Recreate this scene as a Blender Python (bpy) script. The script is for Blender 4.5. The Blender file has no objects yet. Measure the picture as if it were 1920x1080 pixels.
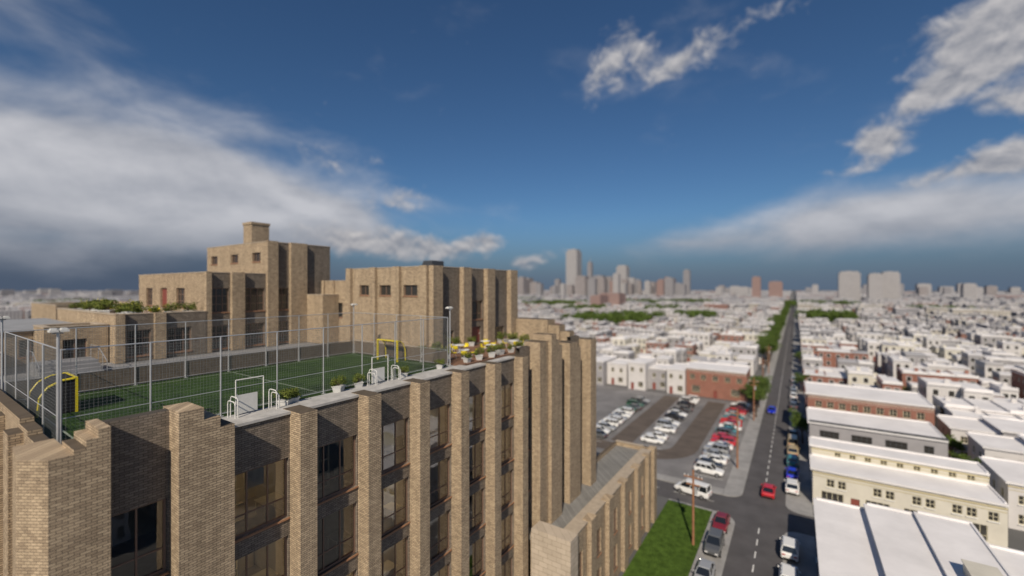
import bpy, math, random
from mathutils import Vector, Matrix
random.seed(11)
R=random.Random(5)
sc=bpy.context.scene
COL=sc.collection
CH=32.0
TH=math.radians(33.62); CT=math.cos(TH); ST=math.sin(TH)
def bearing(x,y):
    """tan of the angle off the main viewing axis of the area worth modelling, and depth"""
    d=-x*ST+y*CT
    return ((x*CT+y*ST)/d if d>1 else 99), d

# ------------------------------------------------------------------ materials
def newmat(name):
    m=bpy.data.materials.new(name); m.use_nodes=True
    nt=m.node_tree; b=nt.nodes['Principled BSDF']
    return m,nt,b
def nd(nt,t,**k):
    n=nt.nodes.new(t)
    for a,b in k.items(): setattr(n,a,b)
    return n
def lk(nt,a,b): nt.links.new(a,b)
def mat(name,col,rough=.8,metal=0.,var=.0,scale=2.,bump=0.,bscale=None,spec=.5,coat=0):
    m,nt,b=newmat(name)
    b.inputs['Base Color'].default_value=(*col,1); b.inputs['Roughness'].default_value=rough
    b.inputs['Metallic'].default_value=metal
    b.inputs['Specular IOR Level'].default_value=spec
    b.inputs['Coat Weight'].default_value=coat
    if var>0 or bump>0:
        g=nd(nt,'ShaderNodeNewGeometry')
    if var>0:
        n=nd(nt,'ShaderNodeTexNoise'); n.inputs['Scale'].default_value=scale; n.inputs['Detail'].default_value=6; n.inputs['Roughness'].default_value=.65
        lk(nt,g.outputs['Position'],n.inputs['Vector'])
        mr=nd(nt,'ShaderNodeMapRange'); mr.inputs[1].default_value=.3; mr.inputs[2].default_value=.7
        mr.inputs[3].default_value=1-var; mr.inputs[4].default_value=1+var*.6
        lk(nt,n.outputs[0],mr.inputs[0])
        mx=nd(nt,'ShaderNodeMixRGB',blend_type='MULTIPLY'); mx.inputs[0].default_value=1
        mx.inputs[1].default_value=(*col,1); lk(nt,mr.outputs[0],mx.inputs[2]); lk(nt,mx.outputs[0],b.inputs['Base Color'])
    if bump>0:
        n2=nd(nt,'ShaderNodeTexNoise'); n2.inputs['Scale'].default_value=bscale or scale*6; n2.inputs['Detail'].default_value=4
        lk(nt,g.outputs['Position'],n2.inputs['Vector'])
        bp=nd(nt,'ShaderNodeBump'); bp.inputs['Strength'].default_value=bump; bp.inputs['Distance'].default_value=.05
        lk(nt,n2.outputs[0],bp.inputs['Height']); lk(nt,bp.outputs[0],b.inputs['Normal'])
    return m
def facecoord(nt):
    g=nd(nt,'ShaderNodeNewGeometry'); s=nd(nt,'ShaderNodeSeparateXYZ'); lk(nt,g.outputs['Position'],s.inputs[0])
    a=nd(nt,'ShaderNodeMath',operation='ADD'); lk(nt,s.outputs[0],a.inputs[0]); lk(nt,s.outputs[1],a.inputs[1])
    c=nd(nt,'ShaderNodeCombineXYZ'); lk(nt,a.outputs[0],c.inputs[0]); lk(nt,s.outputs[2],c.inputs[1])
    return g,c
def brickmat(name,c1,c2,mort,bw=.28,rh=.1,ms=.011,var=.12,bias=-.1,bump=.6,offset=.5,stain=False):
    m,nt,b=newmat(name); g,c=facecoord(nt)
    t=nd(nt,'ShaderNodeTexBrick',offset=offset); lk(nt,c.outputs[0],t.inputs['Vector'])
    t.inputs['Color1'].default_value=(*c1,1);t.inputs['Color2'].default_value=(*c2,1);t.inputs['Mortar'].default_value=(*mort,1)
    t.inputs['Scale'].default_value=1;t.inputs['Mortar Size'].default_value=ms;t.inputs['Mortar Smooth'].default_value=.2
    t.inputs['Bias'].default_value=bias;t.inputs['Brick Width'].default_value=bw;t.inputs['Row Height'].default_value=rh
    n=nd(nt,'ShaderNodeTexNoise'); n.inputs['Scale'].default_value=.5; n.inputs['Detail'].default_value=8; n.inputs['Roughness'].default_value=.7
    lk(nt,g.outputs['Position'],n.inputs['Vector'])
    mr=nd(nt,'ShaderNodeMapRange'); mr.inputs[1].default_value=.3; mr.inputs[2].default_value=.7
    mr.inputs[3].default_value=1-var; mr.inputs[4].default_value=1+var*.6; lk(nt,n.outputs[0],mr.inputs[0])
    mx=nd(nt,'ShaderNodeMixRGB',blend_type='MULTIPLY'); mx.inputs[0].default_value=1
    lk(nt,t.outputs[0],mx.inputs[1]); lk(nt,mr.outputs[0],mx.inputs[2]); last=mx.outputs[0]
    if stain: # vertical weather streaks
        mp=nd(nt,'ShaderNodeMapping'); mp.inputs['Scale'].default_value=(2.2,.12,1); lk(nt,c.outputs[0],mp.inputs[0])
        n3=nd(nt,'ShaderNodeTexNoise'); n3.inputs['Scale'].default_value=1; n3.inputs['Detail'].default_value=5; lk(nt,mp.outputs[0],n3.inputs['Vector'])
        m3=nd(nt,'ShaderNodeMapRange'); m3.inputs[1].default_value=.35; m3.inputs[2].default_value=.6; m3.inputs[3].default_value=.84; m3.inputs[4].default_value=1.03; lk(nt,n3.outputs[0],m3.inputs[0])
        mx3=nd(nt,'ShaderNodeMixRGB',blend_type='MULTIPLY'); mx3.inputs[0].default_value=1; lk(nt,last,mx3.inputs[1]); lk(nt,m3.outputs[0],mx3.inputs[2]); last=mx3.outputs[0]
    lk(nt,last,b.inputs['Base Color'])
    b.inputs['Roughness'].default_value=.9; b.inputs['Specular IOR Level'].default_value=.25
    if bump:
        bp=nd(nt,'ShaderNodeBump',invert=True); bp.inputs['Strength'].default_value=bump; bp.inputs['Distance'].default_value=.02
        lk(nt,t.outputs['Fac'],bp.inputs['Height']); lk(nt,bp.outputs[0],b.inputs['Normal'])
    return m
M={}
M['brick']=brickmat('tan_brick',(.54,.42,.285),(.33,.25,.17),(.12,.095,.07),stain=True)
M['brickshade']=brickmat('shade_toned_brown_brick',(.27,.225,.18),(.16,.135,.11),(.08,.07,.06),stain=True)  # shade of recessed bays and side walls put into the brick colour
M['stone']=brickmat('pale_stone',(.52,.44,.35),(.44,.37,.29),(.2,.16,.12),bw=.9,rh=.45,ms=.012,var=.15)
M['redbrick']=brickmat('red_brick',(.33,.14,.10),(.25,.11,.085),(.2,.14,.11),var=.15,bump=.3)
M['coping']=mat('concrete_coping',(.48,.465,.44),.8,var=.25,scale=1.5,bump=.2)
M['bcoping']=mat('brick_coping',(.42,.35,.27),.9,var=.2,scale=2)
M['paving']=mat('roof_paving',(.44,.44,.43),.85,var=.25,scale=.8)
M['deckroof']=mat('roof_felt',(.24,.24,.25),.9,var=.3,scale=.5)
M['frame']=mat('bronze_frame',(.22,.14,.10),.4)
M['sill']=mat('terracotta_sill',(.34,.18,.10),.7,var=.2)
M['wframe']=mat('cream_frame',(.6,.55,.4),.5)
M['yellowtrim']=mat('mustard_trim',(.46,.39,.2),.6)
M['inner']=mat('plaster_interior',(.52,.46,.36),.9,var=.1)
M['ply']=mat('light_wood_partition',(.78,.66,.44),.6,var=.1)
M['floor']=mat('interior_floor',(.38,.32,.25),.6,var=.2)
M['blind']=mat('window_blind',(.50,.48,.43),.9,var=.1)
M['darkglass']=mat('dark_glass',(.04,.038,.035),.08,spec=.9)
M['winedoor']=mat('wine_door',(.22,.06,.045),.5)
M['steel']=mat('galvanised_steel',(.55,.56,.57),.4,metal=.5,var=.1)
M['white']=mat('white_paint',(.78,.78,.76),.5,var=.05)
M['offwhite']=mat('offwhite_paint',(.62,.62,.60),.6,var=.1)
M['net']=mat('net_wire',(.22,.23,.23),.5,metal=.3)
M['boards']=mat('timber_boards',(.15,.115,.085),.8,var=.3,scale=3)
M['yellow']=mat('yellow_plastic',(.68,.55,.02),.35)
M['deck']=brickmat('deck_planks',(.26,.15,.10),(.19,.105,.07),(.06,.04,.03),bw=3,rh=.14,ms=.01)
M['planter']=mat('planter_stone',(.50,.50,.49),.8,var=.15)
M['asphalt']=mat('road_asphalt',(.088,.084,.088),.9,var=.25,scale=.35,bump=.2,bscale=20)
M['lot']=mat('parking_asphalt',(.20,.195,.198),.9,var=.4,scale=.12,bump=.1,bscale=15)
M['aisle']=mat('aisle_asphalt',(.115,.093,.078),.9,var=.3,scale=.3)
M['concrete']=mat('pavement_concrete',(.31,.305,.30),.85,var=.25,scale=.5)
M['paint']=mat('road_paint',(.7,.7,.68),.7,var=.2,scale=3)
M['pitchpaint']=mat('faded_pitch_paint',(.28,.33,.26),.9,var=.3,scale=3)
M['ground']=mat('urban_ground',(.12,.12,.12),.95,var=.4,scale=.02)
M['metalroof']=mat('zinc_roof',(.33,.335,.34),.6,metal=.1,var=.2,scale=.6)
M['plankroof']=brickmat('grey_plank_roof',(.27,.265,.25),(.20,.195,.185),(.08,.08,.08),bw=.32,rh=5,ms=.02,var=.2)
M['roofw']=mat('white_roof',(.78,.76,.755),.7,var=.12,scale=.25)
M['roofg']=mat('grey_roof',(.45,.44,.45),.8,var=.15,scale=.25)
M['cream']=mat('cream_wall',(.60,.57,.49),.8,var=.1,scale=.6)
M['wallw']=mat('white_wall',(.58,.56,.55),.8,var=.1,scale=.6)
M['wallg']=mat('grey_wall',(.32,.31,.32),.8,var=.12,scale=.6)
M['tyre']=mat('tyre_rubber',(.02,.02,.02),.8)
M['rim']=mat('alloy_rim',(.5,.5,.52),.3,metal=.8)
M['carglass']=mat('car_glass',(.015,.018,.022),.05,spec=.9)
M['headlight']=mat('headlight_glass',(.7,.7,.7),.15)
M['tail']=mat('tail_light_red',(.4,.01,.01),.2)
M['wood']=mat('pole_wood',(.30,.14,.07),.85,var=.3,scale=3)
M['bark']=mat('tree_bark',(.10,.07,.05),.95,var=.3,scale=4)
M['flower']=mat('yellow_flower',(.46,.42,.06),.6)
M['ventdark']=mat('vent_metal',(.07,.075,.085),.5,metal=.3)
M['fabric']=mat('black_net_fabric',(.012,.012,.014),.9)
def lampmat():
    m,nt,b=newmat('ceiling_lamp_diffuser'); b.inputs['Base Color'].default_value=(.9,.85,.7,1)
    b.inputs['Emission Color'].default_value=(1,.82,.56,1); b.inputs['Emission Strength'].default_value=9; return m
M['lamp']=lampmat()
def glassmat():
    m=bpy.data.materials.new('window_glass'); m.use_nodes=True; nt=m.node_tree; nt.nodes.clear()
    o=nd(nt,'ShaderNodeOutputMaterial'); mx=nd(nt,'ShaderNodeMixShader'); t=nd(nt,'ShaderNodeBsdfTransparent'); g=nd(nt,'ShaderNodeBsdfGlossy')
    t.inputs[0].default_value=(.78,.79,.78,1); g.inputs['Roughness'].default_value=.015; g.inputs[0].default_value=(1,1,1,1)
    f=nd(nt,'ShaderNodeFresnel'); f.inputs[0].default_value=1.65
    a=nd(nt,'ShaderNodeMath',operation='MULTIPLY_ADD'); a.inputs[1].default_value=1.4; a.inputs[2].default_value=.09
    a.use_clamp=True
    geo=nd(nt,'ShaderNodeNewGeometry'); nz=nd(nt,'ShaderNodeTexNoise'); nz.inputs['Scale'].default_value=.5; lk(nt,geo.outputs['Position'],nz.inputs['Vector'])
    bp=nd(nt,'ShaderNodeBump'); bp.inputs['Strength'].default_value=.12; bp.inputs['Distance'].default_value=.1; lk(nt,nz.outputs[0],bp.inputs['Height']); lk(nt,bp.outputs[0],g.inputs['Normal'])
    lk(nt,f.outputs[0],a.inputs[0]); lk(nt,a.outputs[0],mx.inputs[0]); lk(nt,t.outputs[0],mx.inputs[1]); lk(nt,g.outputs[0],mx.inputs[2]); lk(nt,mx.outputs[0],o.inputs[0])
    return m
M['glass']=glassmat()
def leafmat(name,c1,c2,s=1.2):
    m,nt,b=newmat(name); g=nd(nt,'ShaderNodeNewGeometry')
    n=nd(nt,'ShaderNodeTexNoise'); n.inputs['Scale'].default_value=s; n.inputs['Detail'].default_value=5; lk(nt,g.outputs['Position'],n.inputs['Vector'])
    r=nd(nt,'ShaderNodeValToRGB'); r.color_ramp.elements[0].position=.35; r.color_ramp.elements[1].position=.65
    r.color_ramp.elements[0].color=(*c1,1); r.color_ramp.elements[1].color=(*c2,1)
    lk(nt,n.outputs[0],r.inputs[0]); lk(nt,r.outputs[0],b.inputs['Base Color']); b.inputs['Roughness'].default_value=.7
    b.inputs['Specular IOR Level'].default_value=.2
    return m
M['leaf']=leafmat('foliage',(.04,.075,.015),(.12,.17,.035))
M['shrub']=leafmat('shrub_foliage',(.06,.085,.015),(.17,.20,.04),2.5)
M['turf']=leafmat('artificial_turf',(.022,.05,.012),(.045,.088,.02),1.0)
M['lawn']=leafmat('lawn_grass',(.05,.092,.014),(.085,.15,.025),1.3)
for k in('turf','lawn'):
    nt=M[k].node_tree; b=nt.nodes['Principled BSDF']; g=nd(nt,'ShaderNodeNewGeometry')
    n=nd(nt,'ShaderNodeTexNoise'); n.inputs['Scale'].default_value=9; n.inputs['Detail'].default_value=3; lk(nt,g.outputs['Position'],n.inputs['Vector'])
    bp=nd(nt,'ShaderNodeBump'); bp.inputs['Strength'].default_value=1; bp.inputs['Distance'].default_value=.12; lk(nt,n.outputs[0],bp.inputs['Height']); lk(nt,bp.outputs[0],b.inputs['Normal'])
def farwall(name,wall,win=(.07,.075,.09),bw=2.3,rh=2.8,ms=.75):
    return brickmat(name,win,tuple(c*1.5 for c in win),wall,bw=bw,rh=rh,ms=ms,var=.15,bump=0,offset=0)
M['farw']=farwall('far_white_wall',(.46,.44,.44)); M['farg']=farwall('far_grey_wall',(.28,.275,.29)); M['farb']=farwall('far_brick_wall',(.27,.15,.12)); M['farc']=farwall('far_cream_wall',(.44,.41,.36))
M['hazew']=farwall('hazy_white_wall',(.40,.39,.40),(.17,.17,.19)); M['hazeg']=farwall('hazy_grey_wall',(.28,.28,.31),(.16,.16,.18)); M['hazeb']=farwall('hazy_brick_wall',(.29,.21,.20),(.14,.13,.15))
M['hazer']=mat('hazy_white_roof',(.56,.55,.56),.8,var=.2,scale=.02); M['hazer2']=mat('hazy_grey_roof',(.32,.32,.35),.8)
M['tw1']=farwall('tower_facade_grey',(.25,.245,.26),(.15,.15,.165),4,4,1.2)
M['tw2']=farwall('tower_facade_pale',(.34,.33,.335),(.19,.19,.205),5,4,1.4)
M['tw3']=farwall('tower_facade_red',(.26,.18,.165),(.16,.13,.13),4,4,1.5)
M['tw4']=farwall('tower_facade_taupe',(.28,.255,.25),(.17,.16,.17),4,4,.8)

# ------------------------------------------------------------------ mesh builder
class MB:
    def __init__(s): s.v=[];s.f=[];s.m=[]
    def poly(s,pts,m=0):
        n=len(s.v); s.v+=[tuple(p) for p in pts]; s.f.append(tuple(range(n,n+len(pts)))); s.m.append(m)
    def box(s,x0,x1,y0,y1,z0,z1,m=0,top=None,nobot=False):
        n=len(s.v)
        s.v+=[(x0,y0,z0),(x1,y0,z0),(x1,y1,z0),(x0,y1,z0),(x0,y0,z1),(x1,y0,z1),(x1,y1,z1),(x0,y1,z1)]
        fs=[(0,1,5,4),(1,2,6,5),(2,3,7,6),(3,0,4,7),(4,5,6,7)]
        ms=[m]*4+[m if top is None else top]
        if not nobot: fs.append((3,2,1,0)); ms.append(m)
        s.f+=[tuple(n+i for i in f) for f in fs]; s.m+=ms
    def prism(s,pts,z0,z1,m=0):
        n=len(pts)
        s.poly([(p[0],p[1],z1) for p in pts],m); s.poly([(p[0],p[1],z0) for p in reversed(pts)],m)
        for i in range(n):
            a=pts[i];b=pts[(i+1)%n]; s.poly([(a[0],a[1],z0),(b[0],b[1],z0),(b[0],b[1],z1),(a[0],a[1],z1)],m)
    def profile(s,pts,x0,x1,m=0):
        """pts in (y,z), extruded along x"""
        n=len(pts)
        s.poly([(x1,p[0],p[1]) for p in pts],m); s.poly([(x0,p[0],p[1]) for p in reversed(pts)],m)
        for i in range(n):
            a=pts[i];b=pts[(i+1)%n]; s.poly([(x0,a[0],a[1]),(x0,b[0],b[1]),(x1,b[0],b[1]),(x1,a[0],a[1])],m)
    def tube(s,p,q,r,n=6,m=0,r2=None):
        p=Vector(p);q=Vector(q);d=(q-p).normalized(); r2=r if r2 is None else r2
        u=d.orthogonal().normalized(); w=d.cross(u); b=len(s.v)
        for c,rr in((p,r),(q,r2)):
            for i in range(n):
                a=2*math.pi*i/n; s.v.append(tuple(c+u*math.cos(a)*rr+w*math.sin(a)*rr))
        for i in range(n):
            j=(i+1)%n; s.f.append((b+i,b+j,b+n+j,b+n+i)); s.m.append(m)
        s.f.append(tuple(b+n+i for i in range(n))); s.m.append(m)
        s.f.append(tuple(b+i for i in reversed(range(n)))); s.m.append(m)
    def leaves(s,c,r,n,size,m=0,flat=1.0,rng=R):
        for _ in range(n):
            while True:
                p=Vector((rng.uniform(-1,1),rng.uniform(-1,1),rng.uniform(-1,1)))
                if p.length<=1: break
            p=Vector((p.x*r,p.y*r,p.z*r*flat))+Vector(c)
            u=Vector((rng.gauss(0,1),rng.gauss(0,1),rng.gauss(0,.6))).normalized(); w=u.cross(Vector((rng.gauss(0,1),rng.gauss(0,1),rng.gauss(0,1))).normalized())
            if w.length<.1: continue
            w.normalize(); k=size*rng.uniform(.6,1.3)
            s.poly([p-u*k,p-w*k*.6,p+u*k,p+w*k*.6],m)
    def mesh(s,name,mats):
        me=bpy.data.meshes.new(name); me.from_pydata(s.v,[],s.f)
        for mm in mats: me.materials.append(M[mm])
        me.polygons.foreach_set('material_index',s.m); me.update(); return me
    def obj(s,name,mats,parent=None,smooth=False,**kw):
        xs=[v[0] for v in s.v];ys=[v[1] for v in s.v];zs=[v[2] for v in s.v]
        o=Vector(((min(xs)+max(xs))/2,(min(ys)+max(ys))/2,min(zs)))
        s.v=[(v[0]-o.x,v[1]-o.y,v[2]-o.z) for v in s.v]
        me=s.mesh(name,mats)
        if smooth:
            for p in me.polygons: p.use_smooth=True
        ob=bpy.data.objects.new(name,me); COL.objects.link(ob)
        if parent: ob.parent=parent; ob.location=o-wloc(parent)
        else: ob.location=o
        for k,v in kw.items(): ob[k]=v
        return ob
def wloc(o):
    l=o.location.copy()
    while o.parent: o=o.parent; l+=o.location
    return l
def thing(name,label,cat,loc,**kw):
    e=bpy.data.objects.new(name,None); COL.objects.link(e); e.location=loc; e.empty_display_size=.3
    e['label']=label; e['category']=cat
    for k,v in kw.items(): e[k]=v
    return e
def dup(root,loc,rz=0.,s=1.,**kw):
    n=root.copy(); COL.objects.link(n); n.location=loc; n.rotation_euler=(0,0,rz); n.scale=(s,s,s)
    for k,v in kw.items(): n[k]=v
    def rec(a,b):
        for c in a.children:
            k=c.copy(); COL.objects.link(k); k.parent=b; rec(c,k)
    rec(root,n); return n
def structure(name,mb,mats):
    return mb.obj(name,mats,kind='structure',label=name.replace('_',' ')+' surface of the city scene',category=name.split('_')[-1])

def wallface(mb,face,plane,a0,a1,z0,z1,holes,depth=.3,m=0):
    def P(a,z,dd=0):
        return (plane-dd,a,z) if face=='+X' else ((a,plane+dd,z) if face=='-Y' else (plane+dd,a,z))
    As=sorted({a0,a1}|{h[0] for h in holes}|{h[1] for h in holes}); Zs=sorted({z0,z1}|{h[2] for h in holes}|{h[3] for h in holes})
    for i in range(len(As)-1):
        for j in range(len(Zs)-1):
            ca=(As[i]+As[i+1])/2; cz=(Zs[j]+Zs[j+1])/2
            if any(h[0]<ca<h[1] and h[2]<cz<h[3] for h in holes): continue
            mb.poly([P(As[i],Zs[j]),P(As[i+1],Zs[j]),P(As[i+1],Zs[j+1]),P(As[i],Zs[j+1])],m)
    for h in holes:
        c=[(h[0],h[2]),(h[1],h[2]),(h[1],h[3]),(h[0],h[3])]
        for k in range(4):
            a,b=c[k],c[(k+1)%4]; mb.poly([P(*a),P(*b),P(*b,depth),P(*a,depth)],m)
WC={}
def window(parent,face,plane,a0,a1,z0,z1,cols=2,rows=1,fm='frame',gm='darkglass',inset=.2,sill='sill',name='window',t=.07):
    w=round(a1-a0,2);h=round(z1-z0,2); key=(w,h,cols,rows,fm,gm,sill)
    if key not in WC:
        f=MB()
        f.box(-.05,.05,-w/2,-w/2+t,0,h); f.box(-.05,.05,w/2-t,w/2,0,h); f.box(-.052,.052,-w/2+t,w/2-t,0,t); f.box(-.052,.052,-w/2+t,w/2-t,h-t,h)
        for i in range(1,cols):
            y=-w/2+w*i/cols; f.box(-.045,.045,y-.03,y+.03,t,h-t)
        for j in range(1,rows):
            z=h*(j/rows if rows>2 else .32 if h>1.6 else .5); f.box(-.04,.04,-w/2+t,w/2-t,z-.025,z+.025)
        g=MB(); g.poly([(0,-w/2+.02,.02),(0,w/2-.02,.02),(0,w/2-.02,h-.02),(0,-w/2+.02,h-.02)])
        sl=None
        if sill:
            sl=MB(); sl.box(.055,.055+.22,-w/2-.04,w/2+.04,-.09,-.003)
        WC[key]=(f.mesh('window_frame',[fm]),g.mesh('pane',[gm]),sl.mesh('sill',[sill]) if sl else None)
    fme,gme,sme=WC[key]
    ca=(a0+a1)/2
    loc={'+X':Vector((plane-inset,ca,z0)),'-Y':Vector((ca,plane+inset,z0)),'-X':Vector((plane+inset,ca,z0))}[face]
    rz={'+X':0,'-Y':-math.pi/2,'-X':math.pi}[face]
    o=bpy.data.objects.new(name,fme); COL.objects.link(o); o.parent=parent; o.location=loc-wloc(parent); o.rotation_euler=(0,0,rz)
    p=bpy.data.objects.new('pane',gme); COL.objects.link(p); p.parent=o
    if sme:
        q=bpy.data.objects.new('sill',sme); COL.objects.link(q); q.parent=o
    return o
def door(parent,face,plane,a0,a1,z0,z1,m='winedoor',inset=.2):
    b=MB(); k=MB()
    if face=='+X':
        b.box(plane-inset-.05,plane-inset,a0,a1,z0,z1); b.box(plane-inset,plane-inset+.03,a0+.15,a1-.15,z0+.2,z0+.9); b.box(plane-inset,plane-inset+.03,a0+.15,a1-.15,z0+1.1,z1-.2); k.box(plane-inset,plane-inset+.08,a1-.14,a1-.1,z0+.95,z0+1.1)
    else:
        b.box(a0,a1,plane+inset,plane+inset+.05,z0,z1); b.box(a0+.15,a1-.15,plane+inset-.03,plane+inset,z0+.2,z0+.9); b.box(a0+.15,a1-.15,plane+inset-.03,plane+inset,z0+1.1,z1-.2); k.box(a1-.14,a1-.1,plane+inset-.08,plane+inset,z0+.95,z0+1.1)
    d=b.obj('door',[m],parent); k.obj('handle',['steel'],d)

# ------------------------------------------------------------------ MAIN BUILDING
RZ=25.75
main=thing('school_building','long tan brick building with tall piers and bronze windows','building',(-45,25,0))
wall=MB()
Wtops=[23.6-3.85*i for i in range(6)]; WH=2.95
bays=[]
pends=[12.43,16.4,20.35,24.4,28.5,32.7]; PW=.88
prev=8.64
for e in pends: bays.append((prev,e-PW)); prev=e
bays.append((32.7,34.6)); bays.append((38.4,40.6)); bays.append((43.3,45.6))
PX=-20.95; PB=-21.6
ir=random.Random(3)
for (a,b) in bays:
    pan=MB()
    hs=[(a+.06,b-.06,t-WH,t) for t in Wtops]
    top=25.75 if b<33 else 26.5
    wallface(pan,'+X',PX,a,b,0,top,hs,.35)
    pan.poly([(PX,a,top),(PX,b,top),(PX-.45,b,top),(PX-.45,a,top)]); pan.poly([(PX-.45,a,RZ-.2),(PX-.45,b,RZ-.2),(PX-.45,b,top),(PX-.45,a,top)])
    pan.obj('spandrel_wall',['brickshade'],main)
    for i,t in enumerate(Wtops):
        if b<14 and i>2: continue
        if b<22 and i>3: continue
        w=b-a
        wo=window(main,'+X',PX,a+.06,b-.06,t-WH,t,cols=3 if w>2.2 else 2,rows=2,gm='glass',inset=.2,t=.09)
        k=ir.random()
        if k<.35:
            dz=ir.uniform(.4,1.5); n=3 if w>2.2 else 2; s0=ir.randrange(n); s1=n if ir.random()<.5 else s0+1
            q=MB(); q.box(PX-.42,PX-.40,a+.1+(w-.2)*s0/n,a+.1+(w-.2)*s1/n-.04,t-dz,t-.06); q.obj('blind',['blind'],wo)
a,b=4.67,6.65
pan=MB()
wallface(pan,'+X',PX,a,b,0,27.1,[(a+.06,b-.06,t-WH,t) for t in Wtops],.35)
pan.box(PX-.45,PX-.002,a,b,RZ-.1,27.1)
pan.obj('spandrel_wall',['brickshade'],main)
for t in Wtops[:2]: window(main,'+X',PX,a+.06,b-.06,t-WH,t,cols=2,rows=2,gm='glass',inset=.2,t=.09)
ep=[(-75,0),(-22.85,0),(-22.85,26.3),(-24.6,26.3),(-24.6,26.5),(-26.2,26.5),(-26.2,26.7),(-75,26.7)]
n=len(ep)
wall.poly([(p[0],3.35,p[1]) for p in ep]); wall.poly([(p[0],3.75,p[1]) for p in reversed(ep)])
for i in range(n):
    p,q=ep[i],ep[(i+1)%n]; wall.poly([(p[0],3.35,p[1]),(q[0],3.35,q[1]),(q[0],3.75,q[1]),(p[0],3.75,p[1])])
for x in(-25.4,-29.5,-33.6): wall.box(x-1.1,x,2.95,3.348,0,26.3)
wall.box(-75,-27,3.8,47,0,25.6); wall.box(-27,-21.65,46.6,47,0,26.2)
wall.box(-29.4,-24.6,44.6,46.5,RZ-.1,28.2); wall.box(-24.6,-23.2,44.9,46.5,RZ-.1,27.6); wall.box(-23.2,-22,45.2,46.5,RZ-.1,26.9)
wall.obj('wall',['brick'],main)
fl=MB()
for t in Wtops: fl.box(-26.85,-21.35,3.8,46.6,t+.25,t+.55)
fl.box(-26.85,-21.35,3.8,46.6,25.0,25.4)
fl.obj('floor',['floor'],main)
inn=MB(); inn.box(-25.9,-25.8,3.8,46.6,0,25.0)
for y in (7.6,12.0,16,20,24,28.1,32.2,36.2,42): inn.box(-25.8,-21.4,y,y+.12,0,25.0)
inn.obj('interior_wall',['inner'],main)
cells=[(3.9,7.5),(7.75,11.9),(12.2,15.9),(16.2,19.9),(20.2,23.9),(24.2,28),(28.3,32.1),(32.4,36.1),(36.4,41.9)]
for i,t in enumerate(Wtops):
    if i>4: break
    for ci,(a,b) in enumerate(cells):
        if ir.random()<(.3 if ci<3 else .5): continue
        yc=(a+b)/2+ir.uniform(-.6,.6)
        q=MB(); q.box(-24.6,-24.1,yc-.6,yc+.6,t+.13,t+.2); q.obj('ceiling_lamp',['lamp'],main)
    q=MB(); zb=t-3.3
    y=8.3+ir.uniform(0,1)
    while y<34:
        x=-23.2+ir.uniform(-.8,.8); wd_=ir.uniform(1.2,2.0)
        for s in range(4): q.box(x-.04,x+.04,y+s*wd_/3-.04,y+s*wd_/3+.04,zb,zb+2.6)
        for z in(.02,.85,1.6,2.55): q.box(x-.035,x+.035,y,y+wd_,zb+z,zb+z+.07)
        yy=y+wd_+.5; q.box(-23.3,-22.3,yy,yy+1.1,zb+.72,zb+.76)
        for sx in(-23.25,-22.4):
            for sy in(.05,1.0): q.box(sx,sx+.05,yy+sy,yy+sy+.05,zb,zb+.72)
        q.box(-25.7,-25.3,yy-.2,yy+1.3,zb,zb+ir.uniform(1.0,2.1))
        y+=wd_+2.0+ir.uniform(0,1)
    q.obj('interior_partition',['ply'],main)
def pier(y0,y1,ztop,xf=-20.,steps=None):
    p=MB()
    if steps:
        pts=[(y0,0),(y1,0)]
        for (a,b,z) in reversed(steps): pts+=[(b,z),(a,z)]
        p.profile(pts,PB,xf)
    else: p.box(PB,xf,y0,y1,0,ztop)
    p.obj('pier',['brick'],main)
for e in pends: pier(e-PW,e,25.9)
pier(6.65,8.64,0,steps=[(6.65,7.5,27.15),(7.5,8.1,26.65),(8.1,8.64,26.2)])
p=MB(); p.prism([(-20,3.16),(-20,3.75),(-22.8,3.75),(-22.8,2.75),(-20.9,2.6)],0,26.45)
p.profile([(3.752,0),(4.67,0),(4.67,27.15),(4.35,27.15),(4.35,26.85),(4.05,26.85),(4.05,26.6),(3.752,26.6)],PB,-20.0)
p.obj('pier',['brick'],main)
pier(34.6,36.2,26.9,-19.85); pier(36.2,38.4,0,-19.5,steps=[(36.2,37.2,27.5),(37.2,37.8,26.9),(37.8,38.4,26.3)])
pier(40.6,43.3,0,-19.7,steps=[(40.6,42.5,26.2),(42.5,43.3,25.6)]); pier(45.6,47.2,26.1,-19.5)
cp=MB()
for (a,b) in bays[:6]: cp.box(-21.597,PX+.1,a+.002,b-.002,RZ+.003,RZ+.13)
cp.box(-22.3,-21.602,8.6,26,RZ+.004,RZ+.13)
cp.obj('coping',['coping'],main)
rf=MB(); rf.box(-75,-27,3.8,46.9,25.602,25.70); rf.box(-27,-21.65,3.8,46.55,25.45,25.70); rf.obj('roof',['deckroof'],main)
pv=MB(); pv.box(-27.5,-21.76,8.6,26,25.702,25.75); pv.box(-36.5,-35.4,4,30,25.702,25.75); pv.obj('roof_walkway',['paving'],main)
dk=MB(); dk.box(-29.0,-22.2,26.2,39.5,25.702,25.86); dk.obj('timber_deck',['deck'],main)
st_=MB()
for k in range(4): st_.box(-46.6,-42.6-k*.5,6.4,9.6,25.703+k*.22,25.703+(k+1)*.22-.002)
st_.obj('roof_steps',['deckroof'],main)
hr=MB()
for y in(6.3,9.7):
    hr.tube((-42.4,y,26.6),(-44.6,y,27.5),.025); hr.tube((-44.6,y,27.5),(-46.6,y,27.5),.025)
    for x,zz in((-42.4,26.6),(-43.5,27.05),(-44.6,27.5),(-46.6,27.5)): hr.tube((x,y,25.72),(x,y,zz),.02)
hr.obj('step_railing',['steel'],main)

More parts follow.
